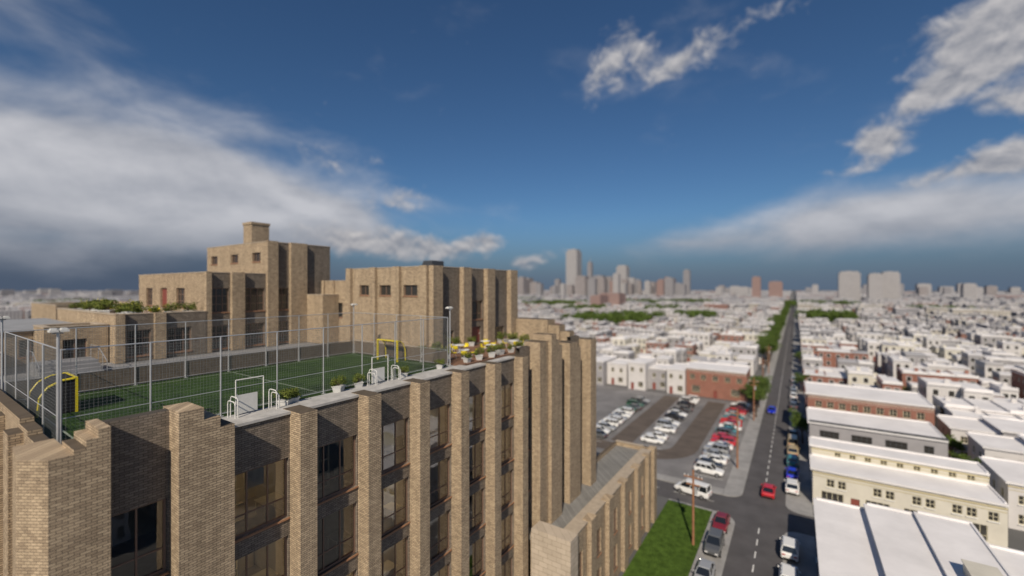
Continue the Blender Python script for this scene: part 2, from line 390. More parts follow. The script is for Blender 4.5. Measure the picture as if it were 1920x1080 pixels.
# wing
wing=thing('wing_building','low tan brick wing with grey plank roof and parapet','building',(-18.5,46,0))
w=MB()
hs=[]
wp=[(33.1,34.6),(37.6,38.9),(42.2,43.5),(47,48.3),(51.8,53.1),(56.4,57.2),(59,60.2)]
for i in range(len(wp)-1):
    c=(wp[i][1]+wp[i+1][0])/2
    for z in (1.2,5.2): hs.append((c-.55,c+.55,z,z+2.6))
wallface(w,'+X',-16.45,33.5,59.6,0,9.8,hs,.3)
w.box(-17.5,-16.752,33.5,59.6,8.9,9.8); w.box(-19.99,-16.9,33.1,33.49,0,9.9); w.box(-21.6,-16.45,59.6,60,0,9.9); w.box(-21.9,-21.5,47.2,59.6,0,9.8)
w.obj('wall',['brick'],wing)
for h in hs: window(wing,'+X',-16.45,*h,cols=2,rows=2,inset=.2)
for i,(a,b) in enumerate(wp):
    q=MB(); q.box(-16.9 if i else -19.9,-16,a-.003,b,0,10.05 if i else 10.3); q.obj('pier',['stone' if i==0 else 'brick'],wing)
q=MB(); q.box(-21.49,-17.52,33.5,59.58,8.9,9.35); q.obj('roof',['plankroof'],wing)
q=MB()
for i in range(len(wp)-1): q.box(-17.75,-16.35,wp[i][1]+.002,wp[i+1][0]-.006,9.803,9.92)
for i in range(1,len(wp)-1): q.box(-17.75,-16.903,wp[i][0]-.004,wp[i][1],9.803,9.92)
q.box(-21.65,-17.76,59.5,60.05,9.903,9.98); q.obj('coping',['bcoping'],wing)

# ------------------------------------------------------------------ ROOFTOP BLOCKS
def block(name,label,x0,x1,y0,y1,z0,z1,xwins=(),ywins=(),xp=(),yp=(),doors=(),cop='bcoping',proud=.45,rows=2):
    t=thing(name,label,'building',((x0+x1)/2,(y0+y1)/2,z0))
    b=MB(); e=MB()
    wallface(e,'+X',x1,y0,y1,z0,z1,[h[:4] for h in xwins]+[d[1:] for d in doors if d[0]=='+X'])
    wallface(b,'-Y',y0,x0,x1,z0,z1,[h[:4] for h in ywins]+[d[1:] for d in doors if d[0]=='-Y'])
    b.poly([(x0,y0,z0),(x0,y1,z0),(x0,y1,z1),(x0,y0,z1)]); b.poly([(x0,y1,z0),(x1,y1,z0),(x1,y1,z1),(x0,y1,z1)])
    b.poly([(x0+.4,y0+.4,z1-.5),(x1-.4,y0+.4,z1-.5),(x1-.4,y0+.4,z1),(x0+.4,y0+.4,z1)]) 
    b.poly([(x0+.4,y1-.4,z1-.5),(x1-.4,y1-.4,z1-.5),(x1-.4,y1-.4,z1),(x0+.4,y1-.4,z1)])
    b.poly([(x0+.4,y0+.4,z1-.5),(x0+.4,y1-.4,z1-.5),(x0+.4,y1-.4,z1),(x0+.4,y0+.4,z1)]); b.poly([(x1-.4,y0+.4,z1-.5),(x1-.4,y1-.4,z1-.5),(x1-.4,y1-.4,z1),(x1-.4,y0+.4,z1)])
    b.obj('wall',['brick'],t); e.obj('side_wall',['brickshade' if xp else 'brick'],t)
    r=MB(); r.box(x0+.4,x1-.4,y0+.4,y1-.4,z1-.6,z1-.5); r.obj('roof',['deckroof'],t)
    c=MB(); z=z1+.002
    c.box(x0-.03,x1+.04,y0-.04,y0+.42,z,z+.08); c.box(x0-.03,x1+.04,y1-.42,y1+.03,z,z+.08); c.box(x0-.03,x0+.42,y0+.42,y1-.42,z,z+.08); c.box(x1-.42,x1+.04,y0+.42,y1-.42,z,z+.08)
    c.obj('coping',[cop],t)
    for h in xwins: window(t,'+X',x1,*h[:4],cols=h[4],rows=h[5])
    for h in ywins: window(t,'-Y',y0,*h[:4],cols=h[4],rows=h[5])
    for d in doors: door(t,*([d[0],x1 if d[0]=='+X' else y0]+list(d[1:])))
    for (a,bb) in xp:
        q=MB(); q.box(x1+.002,x1+proud,a,bb,z0,z1+.1); q.obj('pier',['brick'],t)
    for (a,bb) in yp:
        q=MB(); q.box(a,bb,y0-proud*.6,y0-.002,z0,z1+.1); q.obj('pier',['brick'],t)
    return t
block('penthouse_building','tan brick penthouse block with terrace door and tall windows',-65.6,-47.5,17.85,23.6,RZ,33.5,
      xwins=[(18.35,20.0,29.6,32.0,3,3),(21.4,23.45,29.6,32.0,3,3),(18.35,20.0,26.0,28.3,3,3),(21.4,23.45,26.0,28.3,3,3)],
      ywins=[(-63.2,-61.2,30.0,32,3,3),(-54.4,-52.2,30.0,32,3,3)],
      xp=[(17.83,18.3),(20.1,21.3)],doors=[('-Y',-58.8,-56.9,29.15,32)])
tower=block('stair_tower','tall tan brick tower with three small windows and chimney',-62,-47.52,23.6,31.2,RZ,37.0,
      xwins=[(24.75,26.05,29.6,32.0,2,3),(24.75,26.05,26.0,28.3,2,3)],
      ywins=[(-60.9,-59.1,34.9,35.9,3,1),(-55.6,-53.8,34.9,35.9,3,1),(-50.5,-48.7,34.9,35.9,3,1)],
      xp=[(23.58,24.7),(26.1,28.0)])
q=MB(); q.box(-55.2,-53.2,24.8,26.8,36.4,39.5); q.box(-55.28,-53.12,24.72,26.88,39.503,39.8); q.obj('chimney',['brick'],tower)
hallb=block('gymnasium_building','tan brick rooftop hall with brick piers and small windows',-42.2,-29.6,30,45,RZ,34.1,
      xwins=[(36.0,38.5,28.5,30.6,3,2),(31.8,33.6,25.95,27.6,3,2),(40.6,42.8,25.95,27.4,3,2)],
      ywins=[(-40.2,-38.6,31.2,32.3,2,1),(-36.9,-35.1,31.2,32.3,2,1),(-33.2,-31.2,31.2,32.3,2,1)],
      xp=[(29.98,31.3),(34.5,35.8),(38.7,40.1),(43.4,44.9)],yp=[(-42.2,-41.4),(-38.1,-37.2),(-34.4,-33.5),(-30.6,-29.62)],
      doors=[('+X',36.3,38.2,25.87,27.7)],proud=.6)
q=MB()
q.poly([(-34.3,33.2,33.6),(-32.3,33.2,33.6),(-32.3,33.2,34.95),(-33.6,33.2,34.95)]);q.poly([(-34.3,35,33.6),(-32.3,35,33.6),(-32.3,35,34.95),(-33.6,35,34.95)])
q.poly([(-34.3,33.2,33.6),(-34.3,35,33.6),(-33.6,35,34.95),(-33.6,33.2,34.95)]);q.poly([(-32.3,33.2,33.6),(-32.3,35,33.6),(-32.3,35,34.95),(-32.3,33.2,34.95)]);q.poly([(-33.6,33.2,34.95),(-32.3,33.2,34.95),(-32.3,35,34.95),(-33.6,35,34.95)])
q.obj('roof_vent',['ventdark'],hallb)
block('link_building','narrow tan brick link block with small windows',-47.2,-42.22,30,40,RZ,32.8,
      ywins=[(-46.4,-45.5,28.6,30.3,1,2),(-44.2,-43.3,28.6,30.3,1,2)],yp=[(-47.2,-46.7),(-45.2,-44.7)],proud=.3)
block('stair_bulkhead','small tan brick stair bulkhead on the roof',-47.4,-44,28,29.98,RZ,31.2)
D=block('terrace_building','tan brick block carrying a planted roof terrace',-66.5,-47.0,11.2,17.8,RZ,29.75,
      xwins=[(12.0,13.6,26.2,28.4,3,3),(14.8,16.6,26.2,28.4,3,3)],xp=[(11.2,11.8),(13.8,14.6)],proud=.35)
q=MB(); q.box(-66,-47.5,11.65,17.8,29.26,29.3); q.obj('terrace_floor',['deck'],D)
E=block('low_roof_building','low brick building with flat pale zinc roof',-70,-52,-4,10.9,RZ,28.4,
      xwins=[(y,y+1.3,26.4,27.8,2,2) for y in(3.2,6.6,9.2)],proud=.3)
q=MB(); q.box(-70.3,-51.8,-4.3,10.9,28.49,28.62); q.obj('roof_canopy',['metalroof'],E)
block('terrace_bulkhead','low brick volume stepping down to the roof',-51.95,-48.2,7.4,11.1,RZ,28.9,xwins=[(8.4,9.8,26.3,27.9,2,2)])
block('low_brick_annexe','small low brick annexe beside the steps',-51.95,-47.2,-2,5.2,RZ,27.3)
block('far_brick_building','plain tan brick block beyond the zinc roof',-100,-84,14,24,10,29.6)

# ------------------------------------------------------------------ SPORTS CAGE
X0,X1,Y0,Y1=-35.2,-23.2,4.0,25.6; Z0=25.78; ZT=29.65
tf=MB(); tf.box(X0-.15,X1+.1,Y0-.15,Y1+.15,25.704,Z0)
pitch=thing('sports_pitch','green artificial turf football pitch on the roof','sports pitch',((X0+X1)/2,(Y0+Y1)/2,25.7))
tf.obj('turf',['turf'],pitch)
ln=MB(); z=Z0+.006
def line(a,b,c,d): ln.poly([(a,c,z),(b,c,z),(b,d,z),(a,d,z)])
line(X0+.6,X0+.68,Y0+.6,Y1-.6); line(X1-.68,X1-.6,Y0+.6,Y1-.6)
line(X0+.68,X1-.68,Y0+.6,Y0+.68); line(X0+.68,X1-.68,Y1-.68,Y1-.6); line(X0+.68,X1-.68,14.76,14.84)
ln.obj('pitch_marking',['pitchpaint'],pitch)
cage=thing('sports_fence','tall steel mesh fence around the roof pitch','fence',((X0+X1)/2,(Y0+Y1)/2,Z0))
posts=[]
for i in range(9):
    y=Y0+i*2.7
    posts+=[(X0,y),(X1,y)]
for x in(-32.2,-29.2,-26.2): posts+=[(x,Y0),(x,Y1)]
pm=MB(); pm.tube((0,0,0),(0,0,ZT-Z0),.034,8); pm.box(-.1,.1,-.1,.1,0,.02); pme=pm.mesh('post',['steel'])
for (x,y) in posts:
    o=bpy.data.objects.new('post',pme); COL.objects.link(o); o.parent=cage; o.location=Vector((x,y,Z0))-wloc(cage)
rl=MB()
for z,rr_ in((ZT,.026),(Z0+1.25,.016),(Z0+.12,.02)):
    for x in(X0,X1): rl.tube((x,Y0,z),(x,Y1,z),rr_)
    for y in(Y0,Y1): rl.tube((X0,y,z),(X1,y,z),rr_)
rl.obj('rail',['steel'],cage)
nm=MB(); s=.0032
def wires(fixed,axis,a0,a1):
    n=int((a1-a0)/.13)
    for i in range(n+1):
        a=a0+i*(a1-a0)/n
        if axis=='Y': nm.box(fixed-s,fixed+s,a-s,a+s,Z0+.1,ZT,nobot=True)
        else: nm.box(a-s,a+s,fixed-s,fixed+s,Z0+.1,ZT,nobot=True)
    k=int((ZT-Z0)/.13)
    for j in range(1,k):
        z=Z0+.1+j*.13
        if axis=='Y': nm.box(fixed-s*.8,fixed+s*.8,a0,a1,z-s,z+s,nobot=True)
        else: nm.box(a0,a1,fixed-s*.8,fixed+s*.8,z-s,z+s,nobot=True)
wires(X0,'Y',Y0,Y1);wires(X1,'Y',Y0,Y1);wires(Y0,'X',X0,X1);wires(Y1,'X',X0,X1)
nm.obj('net',['net'],cage)
bd=MB()
for i in range(8): bd.box(X0-.12,X0-.05,Y0+i*2.7+.06,Y0+(i+1)*2.7-.06,Z0+.03,Z0+1.15)
for a,b in((-35.1,-32.3),(-32.1,-29.3),(-29.1,-26.3),(-26.1,-23.3)):
    bd.box(a,b,Y1+.05,Y1+.12,Z0+.03,Z0+1.15); 
bd.obj('kick_board',['boards'],cage)
def floodlight(x,y,rz,first=None):
    if first: return dup(first,(x,y,Z0),rz)
    t=thing('floodlight','grey steel floodlight post at the pitch corner','floodlight',(x,y,Z0),group='floodlights around the roof pitch')
    a=MB(); a.tube((x,y,Z0),(x,y,30.35),.048,8); a.box(x-.14,x+.14,y-.14,y+.14,Z0,Z0+.04); a.tube((x-.05,y-.15,30.3),(x-.05,y+.15,30.3),.03); a.obj('post',['steel'],t)
    for s in(-.14,.14):
        b=MB(); b.box(x-.1,x+.26,y+s-.12,y+s+.12,30.36,30.44); b.box(x-.05,x+.2,y+s-.08,y+s+.08,30.44,30.5); b.obj('lamp_head',['offwhite'],t)
    return t
f0=floodlight(X1+.15,Y0-.1,0); 
for (x,y) in((X0-.15,Y0-.1),(X0-.15,Y1+.1),(X1+.15,Y1+.1)): floodlight(x,y,math.pi if x>-30 else 0,f0)
def goal(x,y,sgn,label,cover=False,W=1.25):
    t=thing('football_goal',label,'goal',(x,y,Z0),group='goals on the roof pitch')
    H=1.8 if not cover else 1.75;r=.05
    a=MB(); a.box(x-W-r,x-W+r,y-r,y+r,Z0,Z0+H); a.box(x+W-r,x+W+r,y-r,y+r,Z0,Z0+H); a.box(x-W+r,x+W-r,y-r,y+r,Z0+H-2*r,Z0+H); a.obj('goal_frame',['yellow'],t)
    prof=[(0,H-.05),(.35,H-.1),(.66,H-.35),(.84,H-.8),(.9,.03)]
    if cover: prof=[(p[0]*1.5,p[1]) for p in prof]
    for s in(-1,1):
        b=MB()
        for k in range(4): b.tube((x+s*W,y-sgn*prof[k][0],Z0+prof[k][1]),(x+s*W,y-sgn*prof[k+1][0],Z0+prof[k+1][1]),.06 if cover else .035)
        b.obj('goal_stay',['yellow'],t)
    n=MB()
    if cover:
        for k in range(4):
            p0,p1=prof[k],prof[k+1]
            n.poly([(x-W+.04,y-sgn*p0[0],Z0+p0[1]+.02),(x+W-.04,y-sgn*p0[0],Z0+p0[1]+.02),(x+W-.04,y-sgn*(p1[0]+.02),Z0+p1[1]),(x-W+.04,y-sgn*(p1[0]+.02),Z0+p1[1])])
        for s in(-1,1): n.poly([(x+s*W,y-sgn*p[0]*.97,Z0+p[1]-.03) for p in prof]+[(x+s*W,y,Z0+.03)])
        n.poly([(x-W,y-.03,Z0+.03),(x+W,y-.03,Z0+.03),(x+W,y-.03,Z0+H-.1),(x-W,y-.03,Z0+H-.1)])
        n.obj('goal_net',['fabric'],t); return
    for i in range(25):
        xx=x-W+i*2*W/24
        for k in range(4): n.tube((xx,y-sgn*prof[k][0],Z0+prof[k][1]),(xx,y-sgn*prof[k+1][0],Z0+prof[k+1][1]),.012,3)
    for k in range(4):
        for f in(0,.25,.5,.75):
            yy=prof[k][0]+(prof[k+1][0]-prof[k][0])*f; zz=prof[k][1]+(prof[k+1][1]-prof[k][1])*f
            n.tube((x-W,y-sgn*yy,Z0+zz),(x+W,y-sgn*yy,Z0+zz),.012,3)
    n.obj('goal_net',['ventdark'],t)
goal(-29.1,24.5,-1,'yellow framed goal against the far boards'); goal(-31.2,5.75,1,'black covered goal with yellow edge beside the end fence',True,1.05)
def gate(x,y):
    t=thing('entrance_gate','white panel gate with tubular hand rails by the pitch','gate',(x,y,25.75),group='gates of the roof pitch')
    a=MB(); a.tube((x,y-.65,25.75),(x,y-.65,27.5),.03);a.tube((x,y+.65,25.75),(x,y+.65,27.5),.03);a.tube((x,y-.65,27.5),(x,y+.65,27.5),.03);a.obj('gate_frame',['offwhite'],t)
    b=MB(); b.box(x-.02,x+.02,y-.58,y+.35,25.85,26.75); b.box(x-.03,x+.03,y-.62,y-.582,25.8,26.8); b.obj('gate_panel',['offwhite'],t)
    for s in(-1,1):
        for k in (0,.4):
            c=MB(); yy=y+s*(.9+k*.3); xa=x+.05;xb=x+.8; zt=26.8-k*.45; r=.15; pts=[(xa,yy,25.75),(xa,yy,zt-r),(xa+r*.3,yy,zt-r*.3),(xa+r,yy,zt),(xb-r,yy,zt),(xb-r*.3,yy,zt-r*.3),(xb,yy,zt-r),(xb,yy,25.75)]
            for i in range(7): c.tube(pts[i],pts[i+1],.028)
            c.obj('hand_rail',['offwhite'],t)
gate(-22.7,10.5); gate(-22.8,18.6)

# ------------------------------------------------------------------ PLANTERS, CHAIRS, TABLES
def planter_proto(kind,loc):
    x,y,z=loc
    lab={'flower':'pale planter with leafy shrub and a few yellow flowers','tall':'pale square planter with a small green shrub'}[kind]
    t=thing('planter',lab,'planter',loc,group='planters on the roof terraces')
    a=MB(); s=.25
    lo=[(x-s*.8,y-s*.8),(x+s*.8,y-s*.8),(x+s*.8,y+s*.8),(x-s*.8,y+s*.8)]; hi=[(x-s,y-s),(x+s,y-s),(x+s,y+s),(x-s,y+s)]
    for i in range(4):
        j=(i+1)%4; a.poly([(*lo[i],z),(*lo[j],z),(*hi[j],z+.3),(*hi[i],z+.3)])
    a.box(x-s-.03,x+s+.03,y-s-.03,y+s+.03,z+.3,z+.35)
    a.obj('pot',['planter'],t)
    b=MB(); rr=random.Random(3)
    for k in range(5): b.tube((x,y,z+.3),(x+rr.uniform(-.2,.2),y+rr.uniform(-.2,.2),z+.7),.012,4,0,.006)
    b.obj('stem',['bark'],t)
    c=MB()
    for k in range(11): c.leaves((x+rr.uniform(-.28,.28),y+rr.uniform(-.28,.28),z+.42+rr.uniform(0,.38)),.18,55,.045,0,rng=rr)
    if kind=='flower':
        for k in range(5): c.leaves((x+rr.uniform(-.3,.3),y+rr.uniform(-.3,.3),z+.62+rr.uniform(0,.28)),.1,8,.032,1,rng=rr)
    c.obj('shrub',['shrub','flower'],t)
    return t
DZ=25.86
pf=planter_proto('flower',(-22.6,27.3,DZ)); pt=planter_proto('tall',(-22.6,12.6,25.75))
k=0
for y in(28.9,30.6,32.2,33.8,35.4,37.4): dup(pt if k%2==0 else pf,(-22.6+R.uniform(-.15,.1),y,DZ),R.uniform(0,3),R.uniform(.9,1.25)); k+=1
for (x,y) in((-24.6,26.8),(-26.2,27.0),(-27.8,27.2),(-28.6,30),(-28.5,32.5),(-28.6,35.3),(-27.0,38.6),(-25.6,38.7),(-24.2,38.8)): dup(pt if x<-26 else pf,(x,y,DZ),R.uniform(0,3),R.uniform(1.1,1.5))
for (x,y) in((-22.4,12.1),(-22.9,15.6),(-22.9,17.0),(-22.8,20.6),(-22.9,24.4)): dup(pt,(x,y,25.75),R.uniform(0,3),R.uniform(.9,1.1))
for i in range(12): dup(pt if i%4==0 else pf,(-65.4+i*1.5,12.2+R.uniform(-.1,.9),29.3),R.uniform(0,3),R.uniform(1.3,1.9))
for i in range(4): dup(pt if i%2 else pf,(-47.95,12.7+i*1.35,29.3),R.uniform(0,3),R.uniform(1.2,1.6))
def chair_proto(loc):
    x,y,z=loc; t=thing('chair','yellow shell chair with thin metal legs','chair',loc,group='yellow chairs on the terraces')
    a=MB(); cols=7
    prof=[(.22,.43),(.1,.42),(-.12,.42),(-.2,.46),(-.25,.58),(-.28,.78)]
    for i in range(len(prof)-1):
        for j in range(cols-1):
            def P(i,j):
                s=-1+2*j/(cols-1); yy,zz=prof[i]; return (x+s*.24,y+yy+ (s*s*.08 if i>2 else 0),z+zz+(s*s*.07 if i<4 else 0))
            a.poly([P(i,j),P(i,j+1),P(i+1,j+1),P(i+1,j)])
    a.obj('seat',['yellow'],t,smooth=True)
    for sx in(-1,1):
        for sy in(-1,1):
            b=MB(); b.tube((x+sx*.22,y+sy*.2,z),(x+sx*.13,y+sy*.1,z+.42),.013,5); b.obj('leg',['steel'],t)
    return t
def table_proto(loc):
    x,y,z=loc; t=thing('table','round white cafe table on a pedestal','table',loc,group='white tables on the terraces')
    a=MB(); a.tube((x,y,z+.71),(x,y,z+.745),.5,20); a.obj('table_top',['white'],t)
    b=MB(); b.tube((x,y,z+.03),(x,y,z+.71),.035,8); b.tube((x,y,z),(x,y,z+.03),.26,14); b.obj('pedestal',['white'],t)
    return t
tabs=[(-24.2,28.8,DZ),(-26.6,31.0,DZ),(-24.2,32.8,DZ),(-26.4,34.8,DZ),(-24.2,36.6,DZ),(-62,14.8,29.3),(-57,15.2,29.3),(-52.5,14.8,29.3)]
tp=table_proto(tabs[0]); cpz=None
for i,l in enumerate(tabs):
    if i: dup(tp,l)
    a0=R.uniform(0,1.5)
    for k in range(4):
        if (i+k)%4==1: continue
        a=a0+k*math.pi/2+R.uniform(-.2,.2); lc=(l[0]+.85*math.cos(a),l[1]+.85*math.sin(a),l[2])
        if cpz is None: cpz=chair_proto(lc); cpz.rotation_euler=(0,0,a+math.pi/2)
        else: dup(cpz,lc,a+math.pi/2)

# ------------------------------------------------------------------ GROUND
g=MB(); S=7000; g.poly([(-S,-S,0),(S,-S,0),(S,S,0),(-S,S,0)]); structure('ground',g,['ground'])
def sheet(name,x0,x1,y0,y1,z,m):
    q=MB(); q.poly([(x0,y0,z),(x1,y0,z),(x1,y1,z),(x0,y1,z)]); return structure(name,q,[m])
sheet('street_road',-6.8,-1.3,-60,2600,.012,'asphalt')
q=MB(); q.poly([(-400,67.3,.012),(-6.8,67.3,.012),(-6.8,72.7,.012),(-400,72.7,.012)]); q.poly([(-1.3,67.3,.012),(400,67.3,.012),(400,72.7,.012),(-1.3,72.7,.012)]); structure('cross_road',q,['asphalt'])
def rounded(x0,x1,y0,y1,corner,r):
    pts=[(x0,y0),(x1,y0),(x1,y1),(x0,y1)]; out=[]
    for i,p in enumerate(pts):
        if i==corner:
            cx=p[0]+(r if i in(0,3) else -r); cy=p[1]+(r if i in(0,1) else -r)
            a0={0:math.pi,1:-math.pi/2,2:0,3:math.pi/2}[i]
            for k in range(9): a=a0+k*math.pi/16; out.append((cx+r*math.cos(a),cy+r*math.sin(a)))
        else: out.append(p)
    return out
def pave(name,pts,z=.02,m='concrete'):
    q=MB(); q.prism(pts,.001,z); structure(name,q,[m])
sheet('junction_road',-10,1.2,64,76,.006,'asphalt')
pave('pavement',rounded(-9.9,-6.85,-60,67.1,2,2.4),.06)
pave('pavement',[(-16,66.6),(-9.95,66.6),(-9.95,67.1),(-16,67.1)],.06)
pave('pavement',rounded(-9.4,-6.85,72.9,2600,0+1,2.2),.12)
pave('pavement',[(-60,72.9),(-9.45,72.9),(-9.45,75),(-60,75)],.12)
pave('pavement',rounded(-1.25,2.05,-60,67.1,2+1,1.8),.06); pave('pavement',rounded(-1.25,2.05,72.9,2600,0,1.8),.06)
pave('pavement',[(2.1,72.9),(60,72.9),(60,76.9),(2.1,76.9)],.1); pave('pavement',[(2.1,65.2),(60,65.2),(60,67.1),(2.1,67.1)],.1)
sheet('parking_lot',-62,-9.45,75.05,133.5,.03,'lot')
def strip(path,wd,z,name,m):
    q=MB()
    L=[];Rr=[]
    for i,p in enumerate(path):
        a=Vector(path[max(0,i-1)]);b=Vector(path[min(len(path)-1,i+1)]); d=(b-a).normalized(); n=Vector((-d.y,d.x)); L.append(Vector(p)+n*wd/2);Rr.append(Vector(p)-n*wd/2)
    for i in range(len(path)-1): q.poly([(L[i].x,L[i].y,z),(Rr[i].x,Rr[i].y,z),(Rr[i+1].x,Rr[i+1].y,z),(L[i+1].x,L[i+1].y,z)])
    structure(name,q,[m])
arc=[(-18.3,131)]+[(-18.3,90)]+[(-18.3-7*(1-math.cos(a)),90-7*math.sin(a)) for a in [i*math.pi/16 for i in range(1,9)]]+[(-40,83)]
strip(arc,4.6,.04,'parking_aisle','aisle'); strip([(-30.3,131),(-30.3,86.2)],4.4,.044,'parking_aisle','aisle')
pave('lawn',[(-16,28),(-9.95,28),(-9.95,66.55),(-16,66.55)],.1,'lawn')
gb=MB(); rr=random.Random(2)
for i in range(26000):
    x=rr.uniform(-15.95,-10);y=rr.uniform(38,66.5);h=rr.uniform(.05,.16);a=rr.uniform(0,6.3);dx=.03*math.cos(a);dy=.03*math.sin(a)
    gb.poly([(x-dx,y-dy,.1),(x+dx,y+dy,.1),(x+rr.uniform(-.05,.05),y+rr.uniform(-.05,.05),.1+h)])
gb.obj('grass',['lawn'],kind='stuff',label='short green grass covering the corner lawn',category='grass')
mk=MB()
y=10
while y<420:
    if not 66<y<73.5: mk.poly([(-4.12,y,.02),(-3.98,y,.02),(-3.98,y+1.5,.02),(-4.12,y+1.5,.02)])
    y+=3.
for x in range(-60,-10,4): mk.poly([(x,69.94,.02),(x+1.8,69.94,.02),(x+1.8,70.06,.02),(x,70.06,.02)])
for x in range(3,40,4): mk.poly([(x,69.94,.02),(x+1.8,69.94,.02),(x+1.8,70.06,.02),(x,70.06,.02)])
for xr in(-12.5,-24.4,-36):
    yy=78.5
    while yy<131:
        mk.poly([(xr-2.4,yy,.05),(xr+2.4,yy,.05),(xr+2.4,yy+.1,.05),(xr-2.4,yy+.1,.05)]); yy+=2.75
structure('road_marking',mk,['paint'])

# ------------------------------------------------------------------ CARS
def loft(mb,st,m=0):
    rings=[]
    for (y,zb,zt,hw) in st:
        rings.append([(-hw*.85,y,zb),(hw*.85,y,zb),(hw,y,zb+.14),(hw,y,zt-.16),(hw*.86,y,zt),(-hw*.86,y,zt),(-hw,y,zt-.16),(-hw,y,zb+.14)])
    for i in range(len(rings)-1):
        for k in range(8):
            j=(k+1)%8; mb.poly([rings[i][k],rings[i+1][k],rings[i+1][j],rings[i][j]],m)
    mb.poly(rings[0],m); mb.poly(list(reversed(rings[-1])),m)
SPEC={
 'sedan':dict(st=[(-2.3,.42,.8,.72),(-2.2,.3,.95,.84),(-1.6,.24,1.0,.89),(0,.22,.97,.90),(1.0,.24,.95,.89),(1.9,.3,.84,.84),(2.25,.38,.68,.7)],zb=.95,zt=1.43,b=(-1.85,1.0,.78),t=(-1.15,.3,.6),wy=1.38,wr=.32),
 'suv':dict(st=[(-2.3,.45,1.0,.76),(-2.2,.34,1.12,.86),(-1.5,.28,1.15,.92),(0,.26,1.12,.93),(1.0,.28,1.08,.92),(1.95,.34,.98,.87),(2.3,.45,.8,.74)],zb=1.1,zt=1.7,b=(-2.1,1.05,.82),t=(-1.85,.35,.68),wy=1.42,wr=.37),
 'van':dict(st=[(-2.6,.45,1.1,.85),(-2.5,.32,1.2,.92),(-1.5,.28,1.22,.95),(0,.26,1.22,.95),(1.4,.28,1.2,.94),(2.3,.34,1.0,.88),(2.6,.45,.8,.78)],zb=1.18,zt=2.0,b=(-2.45,1.9,.88),t=(-2.35,.95,.76),wy=1.65,wr=.36)}
CARM={}
def car_meshes(k):
    s=SPEC[k]; b=MB(); loft(b,s['st'])
    yb0,yb1,hb=s['b'];yt0,yt1,ht=s['t'];zb,zt=s['zb']-.03,s['zt']
    B=[(-hb,yb0,zb),(hb,yb0,zb),(hb,yb1,zb),(-hb,yb1,zb)];T=[(-ht,yt0,zt),(ht,yt0,zt),(ht,yt1,zt),(-ht,yt1,zt)]
    b.poly([(p[0]*.86,p[1]*.9-.02,zt+.05) for p in T])
    for i in range(4):
        j=(i+1)%4; b.poly([(T[i][0]*1.03,T[i][1],zt-.03),(T[j][0]*1.03,T[j][1],zt-.03),(T[j][0]*.86,T[j][1]*.9-.02,zt+.05),(T[i][0]*.86,T[i][1]*.9-.02,zt+.05)])
        b.tube(Vector(B[i])*1.0,(T[i][0]*1.01,T[i][1],T[i][2]),.05,5)
    for sx in(-1,1):
        for f in ((.5,) if k=='sedan' else (.3,.62)):
            yb=yb0+(yb1-yb0)*f; yt=yt0+(yt1-yt0)*f; b.tube((sx*hb,yb,zb),(sx*ht*1.01,yt,zt),.045,5)
        b.box(sx*(hb+.16)-.09,sx*(hb+.16)+.09,yb1-.45,yb1-.33,zb+.02,zb+.16)
    yend=s['st'][-1][0]; y0=s['st'][0][0]
    b.box(-.6,.6,yend-.02,yend+.04,.42,.56,1); b.box(-.6,.6,y0-.04,y0+.02,.42,.55,1)
    gl=MB()
    for i in range(4):
        j=(i+1)%4; gl.poly([B[i],B[j],T[j],T[i]])
    wh=MB(); r=s['wr']; wh.tube((-.11,0,0),(.11,0,0),r,16)
    rm=MB(); rm.tube((-.118,0,0),(.118,0,0),r*.6,10)
    hl=MB(); hl.box(-.17,.17,-.03,.05,-.06,.07)
    CARM[k]=(b.mesh('body',['white','tyre']),gl.mesh('windscreen',['carglass']),wh.mesh('wheel',['tyre']),rm.mesh('rim',['rim']),hl.mesh('headlight',['headlight']),hl.mesh('tail_light',['tail']))
for k in SPEC: car_meshes(k)
PAINT={}
for n,c in dict(white=(.78,.78,.77),silver=(.42,.43,.44),black=(.02,.02,.022),red=(.50,.02,.03),blue=(.01,.03,.55),teal=(.05,.22,.25),green=(.03,.10,.06),grey=(.14,.145,.15),tan=(.45,.36,.22),wine=(.2,.02,.03)).items():
    PAINT[n]=mat('car_paint_'+n,c,.3,metal=.3 if n in('silver','grey') else 0,coat=.6)
PROTO={}
def part(name,me,parent,loc):
    o=bpy.data.objects.new(name,me); COL.objects.link(o); o.parent=parent; o.location=loc; return o
def setpaint(root,c):
    for ch in root.children:
        if ch.name.startswith('body'):
            ch.material_slots[0].link='OBJECT'; ch.material_slots[0].material=PAINT[c]
def car(kind,colr,x,y,rz,where,grp,z=.03):
    word={'sedan':'car','suv':'sport utility car','van':'passenger van'}[kind]
    lab=f"{colr} {word} {where}"
    nm={'sedan':'parked_car','suv':'parked_car','van':'van'}[kind]
    if 'driving' in where: nm='car'
    if kind in PROTO:
        r=dup(PROTO[kind],(x,y,z),rz); r.name=nm
        r['label']=lab; r['category']='van' if kind=='van' else 'car'; r['group']=grp; setpaint(r,colr); return r
    r=thing(nm,lab,'van' if kind=='van' else 'car',(x,y,z),group=grp); r.rotation_euler=(0,0,rz)
    s=SPEC[kind]; b,gl,wh,rm,hl,tl=CARM[kind]
    part('body',b,r,(0,0,0)); part('windscreen',gl,r,(0,0,0))
    for sx in(-1,1):
        for sy in(-1,1):
            wv=part('wheel',wh,r,(sx*(s['st'][3][3]-.1),sy*s['wy'],s['wr'])); part('rim',rm,wv,(0,0,0))
        e=s['st'][-1]; part('headlight',hl,r,(sx*.55,e[0]-.02,e[2]-.12)); e=s['st'][0]; part('tail_light',tl,r,(sx*.58,e[0],e[2]-.12))
    PROTO[kind]=r; setpaint(r,colr); return r
